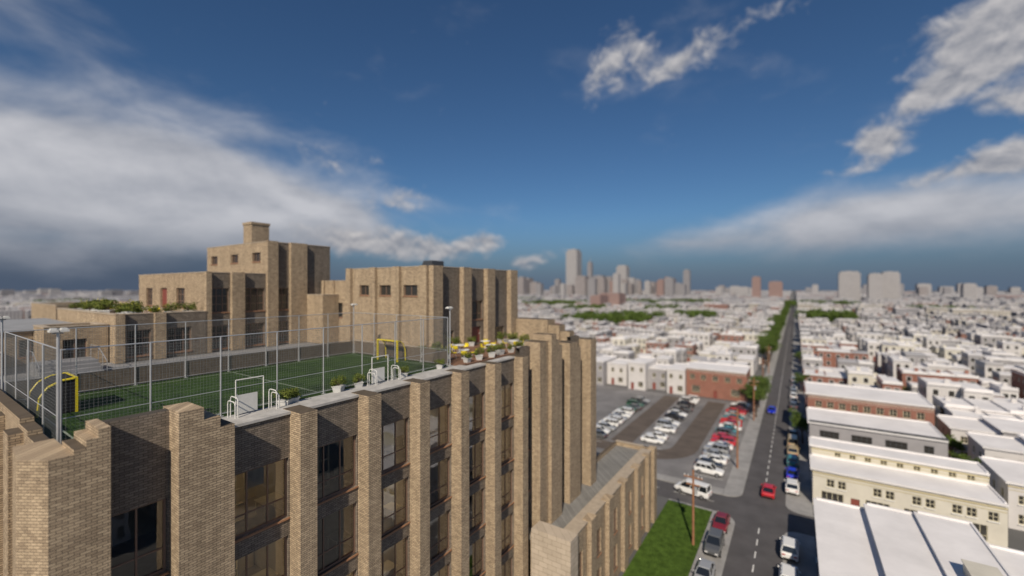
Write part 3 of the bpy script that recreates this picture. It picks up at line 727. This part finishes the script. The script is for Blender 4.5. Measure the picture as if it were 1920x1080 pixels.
up=0; dn=math.pi; K='cars parked along the kerb'
car('sedan','red',-3.5,77.2,0.0,'driving away from the junction','cars driving in the street')
car('sedan','blue',-5.1,128,dn,'driving down the street','cars driving in the street')
car('van','white',-13.3,70.6,math.radians(80),'crossing the side street','cars driving in the street')
car('sedan','silver',-8.35,50.6,dn,'parked beside the lawn',K,.06); car('suv','grey',-8.3,57.2,dn,'parked beside the lawn',K,.06); car('sedan','wine',-8.3,63.0,dn,'parked beside the lawn',K,.06)
car('suv','white',-.6,61.3,0,'parked at the kerb',K,.06); car('suv','white',-.6,55.0,0,'parked at the kerb',K,.06); car('sedan','black',-.6,49.0,0,'parked at the kerb',K,.06)
for y,c,k in((80.5,'white','suv'),(86.5,'blue','sedan'),(92.5,'teal','suv'),(98,'tan','suv'),(103.5,'tan','van'),(109.5,'black','sedan'),(136,'grey','suv'),(142,'silver','sedan'),(148,'white','suv'),(154,'silver','suv'),(160,'white','sedan'),(167,'grey','sedan'),(174,'silver','suv')):
    car(k,c,-.45,y,0,'parked at the kerb',K,.06)
cr=random.Random(9)
L3=['white','black','white','silver','silver','white','red','red','grey','teal','white','red','red','teal','silver','red','wine','black','white']
for i,c in enumerate(L3): car(cr.choice(['sedan','suv','sedan']),c,-12.5+cr.uniform(-.3,.3),79.9+i*2.75,math.pi/2*cr.choice([1,-1])+cr.uniform(-.05,.05),'parked in a row of the lot','cars in the parking lot',.045)
for i,c in enumerate(['white','white',None,'white','silver','white',None,'black','white','black','grey',None,'black','white','white']):
    if c: car(cr.choice(['sedan','suv']),c,-24.4+cr.uniform(-.3,.3),89.5+i*2.75,math.pi/2*cr.choice([1,-1])+cr.uniform(-.06,.06),'parked in a row of the lot','cars in the parking lot',.045)
for i,c in enumerate(['grey','white','silver','white','white','silver','white','white','green','grey','green','black','silver']):
    if c: car(cr.choice(['sedan','suv']),c,-36+cr.uniform(-.3,.3),86.5+i*2.75,math.pi/2*cr.choice([1,-1])+cr.uniform(-.06,.06),'parked in a row of the lot','cars in the parking lot',.045)

# utility poles
def upole(x,y,h):
    t=thing('utility_pole','brown wooden utility pole with cross arm','utility pole',(x,y,.05),group='utility poles along the street')
    a=MB(); a.tube((x,y,0),(x,y,h),.16,10,0,.11); a.obj('pole',['wood'],t)
    for q0,w_ in((h-1.0,1.1),(h-1.9,.8)):
        b=MB(); b.box(x-w_,x+w_,y-.06,y+.06,q0,q0+.14); b.obj('cross_arm',['wood'],t)
    for s in(-1,-.6,.6,1):
        c=MB(); c.tube((x+s,y,h-.86),(x+s,y,h-.66),.045,6); c.obj('insulator',['white'],t)
    d=MB(); d.tube((x+.28,y,h-2.9),(x+.28,y,h-2.1),.2,10); d.obj('transformer',['steel'],t)
upole(-10.6,56.6,9.4); upole(-8.6,85,10.6); upole(-8.4,118,10.4); upole(-8.4,152,10.5); upole(-8.4,186,10.5)

# ------------------------------------------------------------------ TREES
def tree_proto(loc,seed,H=7.5,rad=2.8):
    rr=random.Random(seed); x,y,z=loc
    t=thing('tree','leafy green street tree standing in the pavement','tree',loc,group='street trees')
    a=MB(); base=Vector((x,y,z)); fork=base+Vector((rr.uniform(-.2,.2),rr.uniform(-.2,.2),H*.38)); a.tube(base,fork,.2,8,0,.14)
    c=MB(); ends=[]
    for k in range(8):
        an=k*2*math.pi/8+rr.uniform(-.3,.3); e=fork+Vector((math.cos(an)*rad*rr.uniform(.4,.8),math.sin(an)*rad*rr.uniform(.4,.8),H*rr.uniform(.15,.5)))
        a.tube(fork,e,.09,5,0,.03); ends.append(e)
        for _ in range(2):
            e2=e+Vector((rr.uniform(-1,1),rr.uniform(-1,1),rr.uniform(0,1)))*.9; a.tube(e,e2,.03,4,0,.012); ends.append(e2)
    a.obj('trunk',['bark'],t)
    for e in ends: c.leaves(e,rad*rr.uniform(.26,.42),80,.17,0,.8,rng=rr)
    for k in range(8): c.leaves(fork+Vector((rr.uniform(-1,1)*rad*.5,rr.uniform(-1,1)*rad*.5,H*rr.uniform(.2,.55))),rad*.36,70,.17,0,.8,rng=rr)
    c.obj('crown',['leaf'],t); return t
tp1=tree_proto((-8.1,121,.1),1); tp2=tree_proto((-8.3,131,.1),2,8.5,3.2); tp3=tree_proto((1.2,106,.1),3,6.5,2.4)
tr=random.Random(4)
def tree(x,y,s=1): dup(tr.choice([tp1,tp2,tp3]),(x,y,.05),tr.uniform(0,6),s*tr.uniform(.85,1.15))
for y in(127,140): tree(-8.4,y,.9)
y=205
while y<700:
    tree(-9.5+tr.uniform(-1,.4),y,1.1)
    if y<420: tree(-13+tr.uniform(-1,1),y+4,1.1)
    y+=9
for (x,y) in((22.7,97),(24,110),(24,133),(1.3,158),(1.4,210),(23.5,155),(-13,137),(-70,128),(-66,118)): tree(x,y,.75)

# ------------------------------------------------------------------ HOUSES (detailed)
def house(label,x0,x1,y0,y1,h,wm='wallw',rows=(),side=(),trim=None,doors=(),roof='roofw',z0=.02,fm='wframe',par=.3,sideface='-X'):
    t=thing('row_house' if x1-x0<12 else 'building',label,'house' if x1-x0<12 else 'building',((x0+x1)/2,(y0+y1)/2,z0))
    b=MB(); hs=[]
    for (z,wh,ww,pos) in rows:
        for p in pos: hs.append((p-ww/2,p+ww/2,z,z+wh))
    ss=[]
    for (z,wh,ww,pos) in side:
        for p in pos: ss.append((p-ww/2,p+ww/2,z,z+wh))
    dh=[(p-.5,p+.5,z0,2.2) for p in doors]
    wallface(b,'-Y',y0,x0,x1,z0,h,hs+dh,.22)
    if sideface=='-X': wallface(b,'-X',x0,y0,y1,z0,h,ss,.22); b.poly([(x1,y0,z0),(x1,y1,z0),(x1,y1,h),(x1,y0,h)])
    else: wallface(b,'+X',x1,y0,y1,z0,h,ss,.22); b.poly([(x0,y0,z0),(x0,y1,z0),(x0,y1,h),(x0,y0,h)])
    b.poly([(x0,y1,z0),(x1,y1,z0),(x1,y1,h),(x0,y1,h)])
    b.obj('wall',[wm],t)
    r=MB(); r.box(x0-par,x1,y0-par,y1,h,h+.22); r.box(x0-par-.05,x1-.003,y0-par-.05,y0-par+.15,h+.222,h+.3); r.box(x0+.02,x1-.02,y1-.25,y1-.02,h+.223,h+.42); r.box(x1-.2,x1-.004,y0+.2,y1-.3,h+.224,h+.36); r.obj('roof',[roof],t)
    if trim:
        q=MB(); q.box(x0-.06,x1,y0-.08,y0-.003,h-.45,h-.33); q.box(x0-.04,x1-.003,y0-.05,y0-.004,h-.85,h-.8); q.obj('cornice',[trim],t)
    for k in hs: window(t,'-Y',y0,*k,cols=2 if k[1]-k[0]<1.8 else 4,rows=2 if k[3]-k[2]>1 else 1,fm=fm,inset=.12,sill='white' if wm!='redbrick' else 'sill')
    for k in ss: window(t,sideface,x0 if sideface=='-X' else x1,*k,cols=2,rows=2,fm=fm,inset=.12,sill='white')
    for k in dh: door(t,'-Y',y0,*k,m='winedoor',inset=.15)
    return t
def lin(a,b,n): return [a+(b-a)*(i+.5)/n for i in range(n)]
hA=house('long cream two storey building with mustard trim and shop windows',2.1,21.6,77,83,5.3,'cream',rows=[(3.1,1.15,.95,[4.2,5.5,9.4,10.7,13.4,14.7,17.2,18.5,20.4]),(.4,2.0,2.6,[4.4,9.4,13.4,18.6])],side=[(3.1,1.1,.9,[79,81])],trim='yellowtrim',doors=[7,16])
hB=house('cream upper block behind with a row of small windows',2.1,21.6,83.02,87,6.9,'cream',rows=[(5.75,.8,.8,lin(4.5,20.8,9))],side=[(3.6,1.1,.9,[85])],trim='yellowtrim')
hC=house('grey flat roofed building with dark ribbon windows',2.1,20.2,95,106,7.4,'wallg',rows=[(5.1,1.25,2.8,[5,9.5,14]),(5.1,1.25,1.2,[18])],side=[(4.3,1.2,1,[98,101,104])],roof='roofw',fm='ventdark'); q=MB(); q.box(2.0,20.2,94.72,94.95,7.72,8.0); q.obj('parapet',['ventdark'],hC)
hD=house('red brick row building with white roof and cream windows',2.1,21.4,109,121,9.8,'redbrick',rows=[(7.3,1.3,1.1,lin(3,20.5,9)),(4.3,1.4,1.1,lin(3,20.5,9)),(1.2,1.4,1.1,lin(3,20.5,9))],side=[(7.3,1.2,1,[111,114,118]),(4.3,1.2,1,[111,114,118])],trim='cream')
h1=house('white flat roofed corner house',2.1,6.9,40,64.9,5.7,'wallw',rows=[(3.2,1.1,.9,[4,5.5])],side=[(3.2,1.1,.9,[45,49,53,57,61]),(.9,1.2,1,[47,55,60])])
h2=house('white flat roofed house with raised parapet',6.92,11.2,47,64.6,6.5,'wallw',rows=[(4.4,1.1,.9,[8.2,10])],trim='yellowtrim')
h2c=house('low white rear extension with flat roof',6.92,11.2,38,46.6,5.2,'wallw')
h2b=house('white stepped roof house with mustard cornice',11.22,15.5,49.5,64.4,6.9,'cream',rows=[(4.2,1.1,.9,[12.4,14.2])],trim='yellowtrim')
h2d=house('low white rear extension with parapet',11.22,15.5,41,49.1,5.0,'wallw',rows=[(2.6,1.1,.9,[12.4,14.2])])
h3=house('low white building with broad roof',15.52,20,52,63,5.6,'cream',rows=[(3.2,1.1,1.4,[17.7])],trim='yellowtrim')
h3b=house('low white end house with flat roof',20.02,25,54,63,4.9,'wallw',rows=[(2.6,1.1,1.2,[21.6,23.6])])
q=MB(); q.box(12.2,14.2,50.5,53,7.123,8.1); q.box(12.1,14.3,50.4,53.1,8.1,8.2); q.obj('roof_bulkhead',['cream'],h2b)
q=MB(); q.box(12.08,14.32,50.36,50.395,7.92,8.0); q.obj('cornice',['yellowtrim'],h2b)
house('white corner house with mustard cornice beyond the alley',23.6,29.5,84,94,6.0,'wallw',rows=[(3.4,1.2,1,[25,27.5]),(.8,1.3,1,[25,27.5])],side=[(3.4,1.2,1,[86,89,92]),(.9,1.2,1,[86,89,92])],trim='yellowtrim')
house('white narrow house beyond the alley',29.52,36,83,93,6.8,'wallw',rows=[(4.2,1.2,1,[31,33.5])],side=[(4.2,1.2,1,[85,88])])
house('white house with flat roof beyond the alley',25,31,98,106,6.6,'wallw',rows=[(4.2,1.2,1,[26.5,29]),(1,1.2,1,[26.5,29])],side=[(4.2,1.2,1,[100,103]),(1,1.2,1,[100,103])])
house('grey house with flat roof beyond the alley',31.02,38,97,106,7.4,'wallg',rows=[(4.6,1.2,1,[33,36])])
house('pale house with flat roof beyond the alley',23.8,30,110,119,6.2,'wallw',rows=[(3.8,1.2,1,[25.5,28.2]),(1,1.2,1,[25.5,28.2])],side=[(3.8,1.2,1,[112,115])])
house('grey narrow house beyond the alley',30.02,36.5,109,119,7.0,'wallg',rows=[(4.4,1.2,1,[32,34.6])])
hF=house('two storey red brick shop building facing the parking lot',-27.3,-11.4,135.5,147,8.0,'redbrick',rows=[(5.0,1.5,1.4,[-25.6,-22.6,-19.4,-16.2,-13.2]),(1.2,2.0,2.2,[-24.6,-14.2])],side=[(5,1.3,1.1,[138,141,144])],trim='cream',doors=[-19.4],sideface='+X')
hx=-27.5
for i,(wd_,hh,dy,wm) in enumerate(((5.2,7.2,-1.5,'wallw'),(6.2,6.4,1.0,'wallg'),(5.4,8.2,-2.5,'wallw'),(6.6,6.8,.5,'wallw'),(5.0,7.6,-3,'wallg'),(5.6,6.6,-1,'wallw'),(6.4,8.0,1.5,'wallw'),(5.5,7.0,-2,'wallw'))):
    x1_=hx; x0_=hx-wd_; c=(x0_+x1_)/2
    house(('white' if wm=='wallw' else 'grey')+' terraced house with flat white roof facing the lot',x0_,x1_,136+dy,146,hh,wm,rows=[(hh-2.6,1.4,1.0,[c-1.4,c+1.4]),(1.0,1.6,1.5,[c+1.2])],side=[(hh-2.6,1.2,.9,[139,142])],doors=[c-1.4],sideface='+X',par=.2)
    hx=x0_-.02-(1.5 if i%3==2 else 0)

# ------------------------------------------------------------------ HOUSES (city fabric)
def at(t,d): return (d*(t*CT-ST),d*(t*ST+CT))
parks=[(*at(.22,365),38,52),(*at(.31,385),16,34),(*at(.43,400),18,34),(*at(.74,390),26,48),(*at(.1,700),60,70),(*at(.30,780),80,80),(*at(.42,780),50,70),(*at(.72,700),60,60),(*at(.17,540),26,40),(*at(1.0,500),34,36),(*at(.35,540),24,30),(*at(.02,900),60,60)]
cr=random.Random(21)
cand=[]
def blockrow(xa,xb,y0,dep,wd,hmin,hmax):
    x=xa
    hh=cr.uniform(hmin,hmax); c=cr.random(); off=0
    while x<xb-wd*.5:
        w=min(wd*cr.uniform(.8,1.2),xb-x)
        if cr.random()<.5: hh=cr.uniform(hmin,hmax); c=cr.random(); off=cr.uniform(-2.4,1.0)
        t,d=bearing(x+w/2,y0)
        ok=(-1.3<t<1.32 and d>60 and not(t<-.02 and d<380) and cr.random()>.06)
        if ok and any(((x-p[0])/p[2])**2+((y0-p[1])/p[3])**2<1 for p in parks): ok=False
        if ok: cand.append((d,x,x+w-.01,y0+off,y0+dep+cr.uniform(-2.0,1),hh+cr.uniform(-.1,.1),c))
        x+=w
def field(xs,xe,sgn,ys,ye,bw,gap,dep,yg1,yg2,wd,hmin,hmax):
    y=ys;k=0
    while y<ye:
        x=xs
        while x*sgn<xe*sgn:
            a,b=(x,x+bw) if sgn>0 else (x-bw,x)
            t,d=bearing((a+b)/2,y)
            if -1.45<t<1.45 and d>50: blockrow(a,b,y,dep,wd,hmin,hmax)
            x+=sgn*(bw+gap)
        y+=dep+(yg1 if k%2==0 else yg2); k+=1
field(2.1,200,1,129,560,19.8,4.5,8.5,4,7.5,4.9,4.8,8.8)
field(26.4,60,1,122,128,19.8,4.5,8,3.5,8,5.2,5.2,7.5)
field(-12,-420,-1,152,560,19.8,4.5,8.5,4,7.5,4.9,4.8,8.8)
field(-300,-560,-1,60,560,40,8,18,8,12,12,6,10)
field(2.1,520,1,565,1500,46,10,14,7,12,8,5,12)
field(-14,-2600,-1,565,1500,46,10,16,8,14,10,5,12)
field(-560,-1700,-1,60,560,46,10,18,8,14,14,6,12)
field(2.1,1300,1,1510,3600,120,20,40,20,30,36,6,14); field(-20,-3600,-1,1510,3600,120,20,40,20,30,36,6,14); field(-1750,-4000,-1,100,1500,120,20,40,20,30,36,6,14)
cand.sort(key=lambda c:c[0])
def style(c): return 0 if c<.44 else 1 if c<.70 else 2 if c<.84 else 3
def simple_house(i,d,x0,x1,y0,y1,h,c):
    b=MB(); st=style(c)
    b.box(x0,x1,y0,y1,0,h,0,nobot=True)
    b.box(x0-.1,x1-.02,y0-.3,y1+.05,h+.001,h+.25,1)
    b.box(x0-.1,x0+.08,y0+.2,y1-.2,h+.252,h+.55,0)
    if cr.random()<.5: b.box(x0+.1,x1-.1,y0-.32,y0-.02,h+.252,h+.75,1)
    w=x1-x0; n=max(2,int(w/2.0)); fl=[h-2.3]+([h-5.1] if h>6 else [])
    for z in fl:
        for p in lin(x0+.2,x1-.2,n):
            b.box(p-.6,p+.6,y0-.03,y0-.001,z-.1,z+1.45,2); b.box(p-.5,p+.5,y0-.04,y0-.031,z,z+1.35,3)
        sx=x0 if x0>0 else x1; q=(-1 if x0>0 else 1)
        for p in lin(y0+.5,y1-.5,3):
            a,bb=sorted((sx+q*.002,sx+q*.03)); b.box(a,bb,p-.5,p+.5,z,z+1.25,3)
    p=x0+w*cr.uniform(.3,.7); b.box(p-.5,p+.5,y0-.045,y0-.041,.05,2.1,4)
    if cr.random()<.6:
        p=cr.uniform(x0+1,x1-1);r=cr.uniform(y0+2,y1-2); b.box(p-.4,p+.4,r-.3,r+.3,h+.252,h+1.2,0)
    wm=['wallw','wallg','redbrick','cream'][st]; rfm='roofw' if cr.random()<.85 else 'roofg'
    lab={'wallw':'white','wallg':'grey','redbrick':'red brick','cream':'cream'}[wm]+' terraced house with flat '+('white' if rfm=='roofw' else 'grey')+' roof'
    b.obj('row_house',[wm,rfm,'white','darkglass','winedoor'],label=lab,category='house',group='terraced houses of the city')
NI=268
for i,c in enumerate(cand[:NI]): simple_house(i,*c)
far=MB()
for (d,x0,x1,y0,y1,h,c) in cand[NI:]:
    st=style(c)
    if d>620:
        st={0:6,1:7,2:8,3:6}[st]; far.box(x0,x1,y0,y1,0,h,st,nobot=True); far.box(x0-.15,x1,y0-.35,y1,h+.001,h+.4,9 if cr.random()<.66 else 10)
    else:
        far.box(x0,x1,y0,y1,0,h,st,nobot=True); far.box(x0-.15,x1,y0-.35,y1,h+.001,h+.3,4 if cr.random()<.82 else 5)
        far.box(x0-.15,x0+.15,y0+.2,y1-.2,h+.302,h+.7,st)
        if cr.random()<.45:
            p=cr.uniform(x0+1,x1-1);r=cr.uniform(y0+2,y1-2); far.box(p-.7,p+.7,r-1,r+1,h+.302,h+1.9,st)
er=random.Random(6)
for ix in range(14):
    for iy in range(16):
        x=28+ix*24; y=-160+iy*13
        for k in range(3):
            hh=er.uniform(5,9); far.box(x+k*6.4,x+k*6.4+6.3,y,y+9,0,hh,0,nobot=True); far.box(x+k*6.4,x+k*6.4+6.3,y-.3,y+9,hh+.001,hh+.3,5)
far.obj('distant_houses',['farw','farg','farb','farc','roofw','roofg','hazew','hazeg','hazeb','hazer','hazer2'],kind='stuff',label='thousands of distant white roofed houses spreading over the city',category='houses')

# woodland patches
wd=MB(); wr=random.Random(8)
def clump(x,y,hh,sz):
    wd.leaves((x,y,hh-2.6),3.0,34,sz,0,.8,rng=wr); wd.leaves((x+wr.uniform(-2,2),y,hh-5),2.8,14,sz,0,1,rng=wr)
for (cx,cy,rx,ry) in parks:
    n=int(rx*ry/14)
    for i in range(min(n,230)):
        a=wr.uniform(0,2*math.pi); r=math.sqrt(wr.random()); clump(cx+r*math.cos(a)*rx*.92,cy+r*math.sin(a)*ry*.92,wr.uniform(8,12.5),1.05)
for i in range(50):
    t=wr.uniform(.16,1.15); d=wr.uniform(220,520); x,y=at(t,d)
    if -9<x<3: continue
    clump(x,y,wr.uniform(6,8.5),.6)
for (t,d,rx,ry,n) in((-1.08,700,50,40,60),(-1.0,800,50,40,50),(-.95,480,40,20,30)):
    cx,cy=at(t,d)
    for i in range(n): clump(cx+wr.gauss(0,.5)*rx,cy+wr.gauss(0,.5)*ry,wr.uniform(10,14),1.2)
wd.obj('woodland',['leaf'],kind='stuff',label='clumps of green trees among the distant houses',category='trees')

# skyline
def towerb(t,d,wpx,top,m,dep=None,label='distant high rise office tower',crown=False):
    x,y=at(t,d); w=wpx*d/800; dep=dep or w; h=32+(540-top)*d/800
    b=MB(); b.box(x-w/2,x+w/2,y-dep/2,y+dep/2,0,h*.93,0); b.box(x-w*.42,x+w*.42,y-dep*.42,y+dep*.42,h*.93,h*.985,0)
    b.box(x-w*.15,x+w*.1,y-dep*.2,y+dep*.1,h*.985,h,1)
    if crown: b.tube((x,y,h),(x,y,h*1.12),w*.04,6,1)
    b.obj('high_rise',[m,'wallg'],label=label,category='tower',group='high rise towers of the skyline')
sr=random.Random(14)
towerb(.145,1500,22,467,'tw2',label='tallest pale rectangular skyscraper of the skyline'); towerb(.183,1450,8,490,'tw1',crown=True); towerb(.165,1300,20,517,'tw4'); towerb(.205,1400,20,516,'tw1'); towerb(.26,1500,19,497,'tw2'); towerb(.245,1300,11,512,'tw2')
towerb(.41,1400,11,505,'tw1'); towerb(.365,1300,11,519,'tw3',label='red brick distant high rise block'); towerb(.35,1250,9,523,'tw3',label='red brick distant high rise block')
towerb(.573,1000,14,518,'tw3',label='red brick distant high rise block'); towerb(.618,1050,22,527,'tw3',dep=20,label='long red brick distant block')
towerb(.79,900,32,508,'tw2',dep=20,label='pale grey apartment slab block'); towerb(.85,860,20,512,'tw2',label='white apartment tower block'); towerb(.885,880,26,509,'tw2',label='white apartment tower block'); towerb(1.07,900,18,531,'tw2')
for i in range(46):
    t=sr.uniform(.02,.40); d=sr.uniform(1250,1700); towerb(t,d,sr.uniform(6,17),sr.uniform(518,537),sr.choice(['tw1','tw2','tw4','tw4','tw1','tw3']))
for i in range(26):
    t=sr.uniform(.4,1.2); d=sr.uniform(1100,1800); towerb(t,d,sr.uniform(8,20),sr.uniform(531,541),sr.choice(['tw1','tw2','tw2','tw4']))
for (t,d,w,tp_) in((.235,640,40,549),(.205,600,20,553)): towerb(t,d,w,tp_,'tw3',dep=30,label='large red brick factory block')
for i in range(14):
    t=sr.uniform(-1.2,-.7); d=sr.uniform(1100,1800); towerb(t,d,sr.uniform(12,30),sr.uniform(541,546),sr.choice(['tw1','tw2']))

# ------------------------------------------------------------------ SKY
EL=math.radians(38); AZ=21 # degrees from -Y toward +X
w=bpy.data.worlds.new('World'); sc.world=w; w.use_nodes=True; nt=w.node_tree; nt.nodes.clear()
out=nd(nt,'ShaderNodeOutputWorld'); bg=nd(nt,'ShaderNodeBackground'); bg.inputs[1].default_value=.1; lk(nt,bg.outputs[0],out.inputs[0])
sky=nd(nt,'ShaderNodeTexSky',sky_type='NISHITA'); sky.sun_disc=False; sky.sun_elevation=EL; sky.sun_rotation=math.radians(180-AZ); sky.air_density=1; sky.dust_density=.3; sky.ozone_density=3
tc=nd(nt,'ShaderNodeTexCoord'); sp=nd(nt,'ShaderNodeSeparateXYZ'); lk(nt,tc.outputs['Generated'],sp.inputs[0])
def mth(op,a,b=None,c=None,clamp=False):
    n=nd(nt,'ShaderNodeMath',operation=op); n.use_clamp=clamp
    for i,v in enumerate((a,b,c)):
        if v is None: continue
        if isinstance(v,(int,float)): n.inputs[i].default_value=v
        else: lk(nt,v,n.inputs[i])
    return n.outputs[0]
def mrange(src,a,b,c,d,smooth=False):
    n=nd(nt,'ShaderNodeMapRange'); 
    if smooth: n.interpolation_type='SMOOTHSTEP'
    for i,v in enumerate((a,b,c,d)): n.inputs[i+1].default_value=v
    lk(nt,src,n.inputs[0]); return n.outputs[0]
def mixc(f,a,b,mode='MIX'):
    n=nd(nt,'ShaderNodeMixRGB',blend_type=mode)
    for i,v in enumerate((f,a,b)):
        if isinstance(v,tuple): n.inputs[i].default_value=(*v,1)
        elif isinstance(v,(int,float)): n.inputs[i].default_value=v
        else: lk(nt,v,n.inputs[i])
    return n.outputs[0]
az=mth('MULTIPLY',mth('ARCTAN2',sp.outputs[0],sp.outputs[1]),57.2958); el=mth('MULTIPLY',mth('ARCSINE',sp.outputs[2]),57.2958)
P=nd(nt,'ShaderNodeCombineXYZ'); lk(nt,az,P.inputs[0]); lk(nt,el,P.inputs[1])
def blobsum(blobs):
    tot=None
    for (a,e,sa,se,ro,wt) in blobs:
        mp=nd(nt,'ShaderNodeMapping',vector_type='TEXTURE'); mp.inputs['Location'].default_value=(a,e,0); mp.inputs['Rotation'].default_value=(0,0,math.radians(ro)); mp.inputs['Scale'].default_value=(sa,se,1)
        lk(nt,P.outputs[0],mp.inputs[0]); gr=nd(nt,'ShaderNodeTexGradient',gradient_type='SPHERICAL'); lk(nt,mp.outputs[0],gr.inputs[0])
        tot=mth('MULTIPLY_ADD',gr.outputs['Fac'],wt,tot if tot is not None else 0.0)
    return tot
bank=blobsum([(-88,9.5,32,9.5,-3,2.5),(-68,9.2,20,6.6,-7,2.0),(-58,7.6,13,4.4,-8,1.3),(-68,16,34,8,-14,.65),(-86,25,14,5,0,.8),
 (6,7.6,24,4.8,4,1.45),(18,6.5,20,4.5,0,.9),(-12,5.5,12,2.2,0,.6),(-14,27,12,4.5,8,.45),
 (80,16,50,12,0,1.2),(150,22,50,16,0,1.2),(-150,20,45,16,0,1.2),(180,52,40,14,0,.8)])
cum=blobsum([(-53,6.0,13,3.4,0,1.3),(-43,4.8,9,2.6,0,1.1),(-37,6.3,5,1.8,0,1.1),(-32,3.4,3.5,1.7,0,1.15),(-28,4.5,4,1.5,0,.7),(-47,11.8,6,2.2,-8,.7),(-51,10.8,6,1.6,-8,.7),(-56,15,8,4,-10,.6),
 (-22.5,25.6,4.4,4.2,20,.85),(-20,28.2,4,3.6,-20,.65),(-17.2,28.6,5,3.0,-20,.7),(-15.5,25.4,6,2.4,10,.8),(-11.5,26.4,5,2.6,25,.75),(-7.6,27.8,4.2,3.2,25,.8),(-1,29,6,1.8,0,.55),(-4,24,3,2,20,.5),
 (15.5,21.5,9,6,20,1.8),(11,18,4.5,1.8,12,1.2),(17,15.8,5,2,0,1.1),(7,14.6,4.4,3,0,1.45),(12,10.6,5,1.6,8,1.0),(16,11.2,4,3.2,0,1.3),(5,12,4,1.5,0,.7)])
def noise(off,sx,sy,detail=7,seed=0,rough=.55,dist=.3):
    mp=nd(nt,'ShaderNodeMapping'); mp.inputs['Scale'].default_value=(sx,sy,1); mp.inputs['Location'].default_value=(seed,off,seed*.3); lk(nt,P.outputs[0],mp.inputs[0])
    n=nd(nt,'ShaderNodeTexNoise'); n.inputs['Scale'].default_value=1; n.inputs['Detail'].default_value=detail; n.inputs['Roughness'].default_value=rough; n.inputs['Distortion'].default_value=dist
    lk(nt,mp.outputs[0],n.inputs['Vector']); return n.outputs[0]
nb=noise(0,.075,.15,8,3.3,.54,.25); nb2=noise(.25,.075,.15,8,3.3,.54,.25)
n1=noise(0,.34,.46,9,0,.6,.35); n2=noise(.3,.34,.46,9,0,.6,.35)
mb_=mrange(mth('ADD',bank,mth('MULTIPLY',mth('SUBTRACT',nb,.5),1.8)),.12,1.4,0,1,True)
mc_=mrange(mth('ADD',cum,mth('MULTIPLY',mth('SUBTRACT',n1,.5),1.9)),.30,1.15,0,1,True)
lb=mth('MULTIPLY_ADD',mth('SUBTRACT',nb,nb2),1.5,.80,clamp=True)
lc=mth('MULTIPLY_ADD',mth('SUBTRACT',n1,n2),2.0,.58,clamp=True)
lowf=mrange(el,2.5,9,.35,1,True)
lb=mth('MULTIPLY',lb,lowf); lc=mth('MULTIPLY',lc,mrange(el,1,7,.6,1))
base=mixc(1.0,sky.outputs[0],(.34,.48,.60),'MULTIPLY')
hz=mrange(el,0,10,.92,0,True)
c0=mixc(hz,base,(.92,1.30,2.0))
leftdark=mth('MULTIPLY',mrange(az,-45,-75,0,1,True),mrange(el,3,5.2,.75,0,True))
c0=mixc(leftdark,c0,(.65,.88,1.36))
c1=mixc(mth('MULTIPLY',mb_,.93),c0,mixc(lb,(1.2,1.5,2.1),(5.6,5.6,5.9)))
c2=mixc(mth('MULTIPLY',mc_,.93),c1,mixc(lc,(1.7,1.9,2.4),(5.6,5.4,5.4)))
lk(nt,c2,bg.inputs[0])
# sun
sl=bpy.data.lights.new('sun','SUN'); sl.energy=4.4; sl.angle=math.radians(.5); sl.color=(1,.88,.72); so=bpy.data.objects.new('sun',sl); COL.objects.link(so)
dirv=Vector((math.sin(math.radians(AZ))*math.cos(EL),-math.cos(math.radians(AZ))*math.cos(EL),math.sin(EL)))
so.rotation_euler=dirv.to_track_quat('Z','Y').to_euler(); so.location=dirv*100
# camera
cd=bpy.data.cameras.new('camera'); cd.lens=15; cd.sensor_width=36; cd.clip_end=12000; cd.clip_start=.1
cd.dof.use_dof=True; cd.dof.focus_distance=22; cd.dof.aperture_fstop=.078
cam=bpy.data.objects.new('camera',cd); COL.objects.link(cam); cam.location=(0,0,CH); cam.rotation_euler=(math.pi/2,0,TH); sc.camera=cam
sc.view_settings.view_transform='Standard'; sc.view_settings.look='None'; sc.view_settings.exposure=0
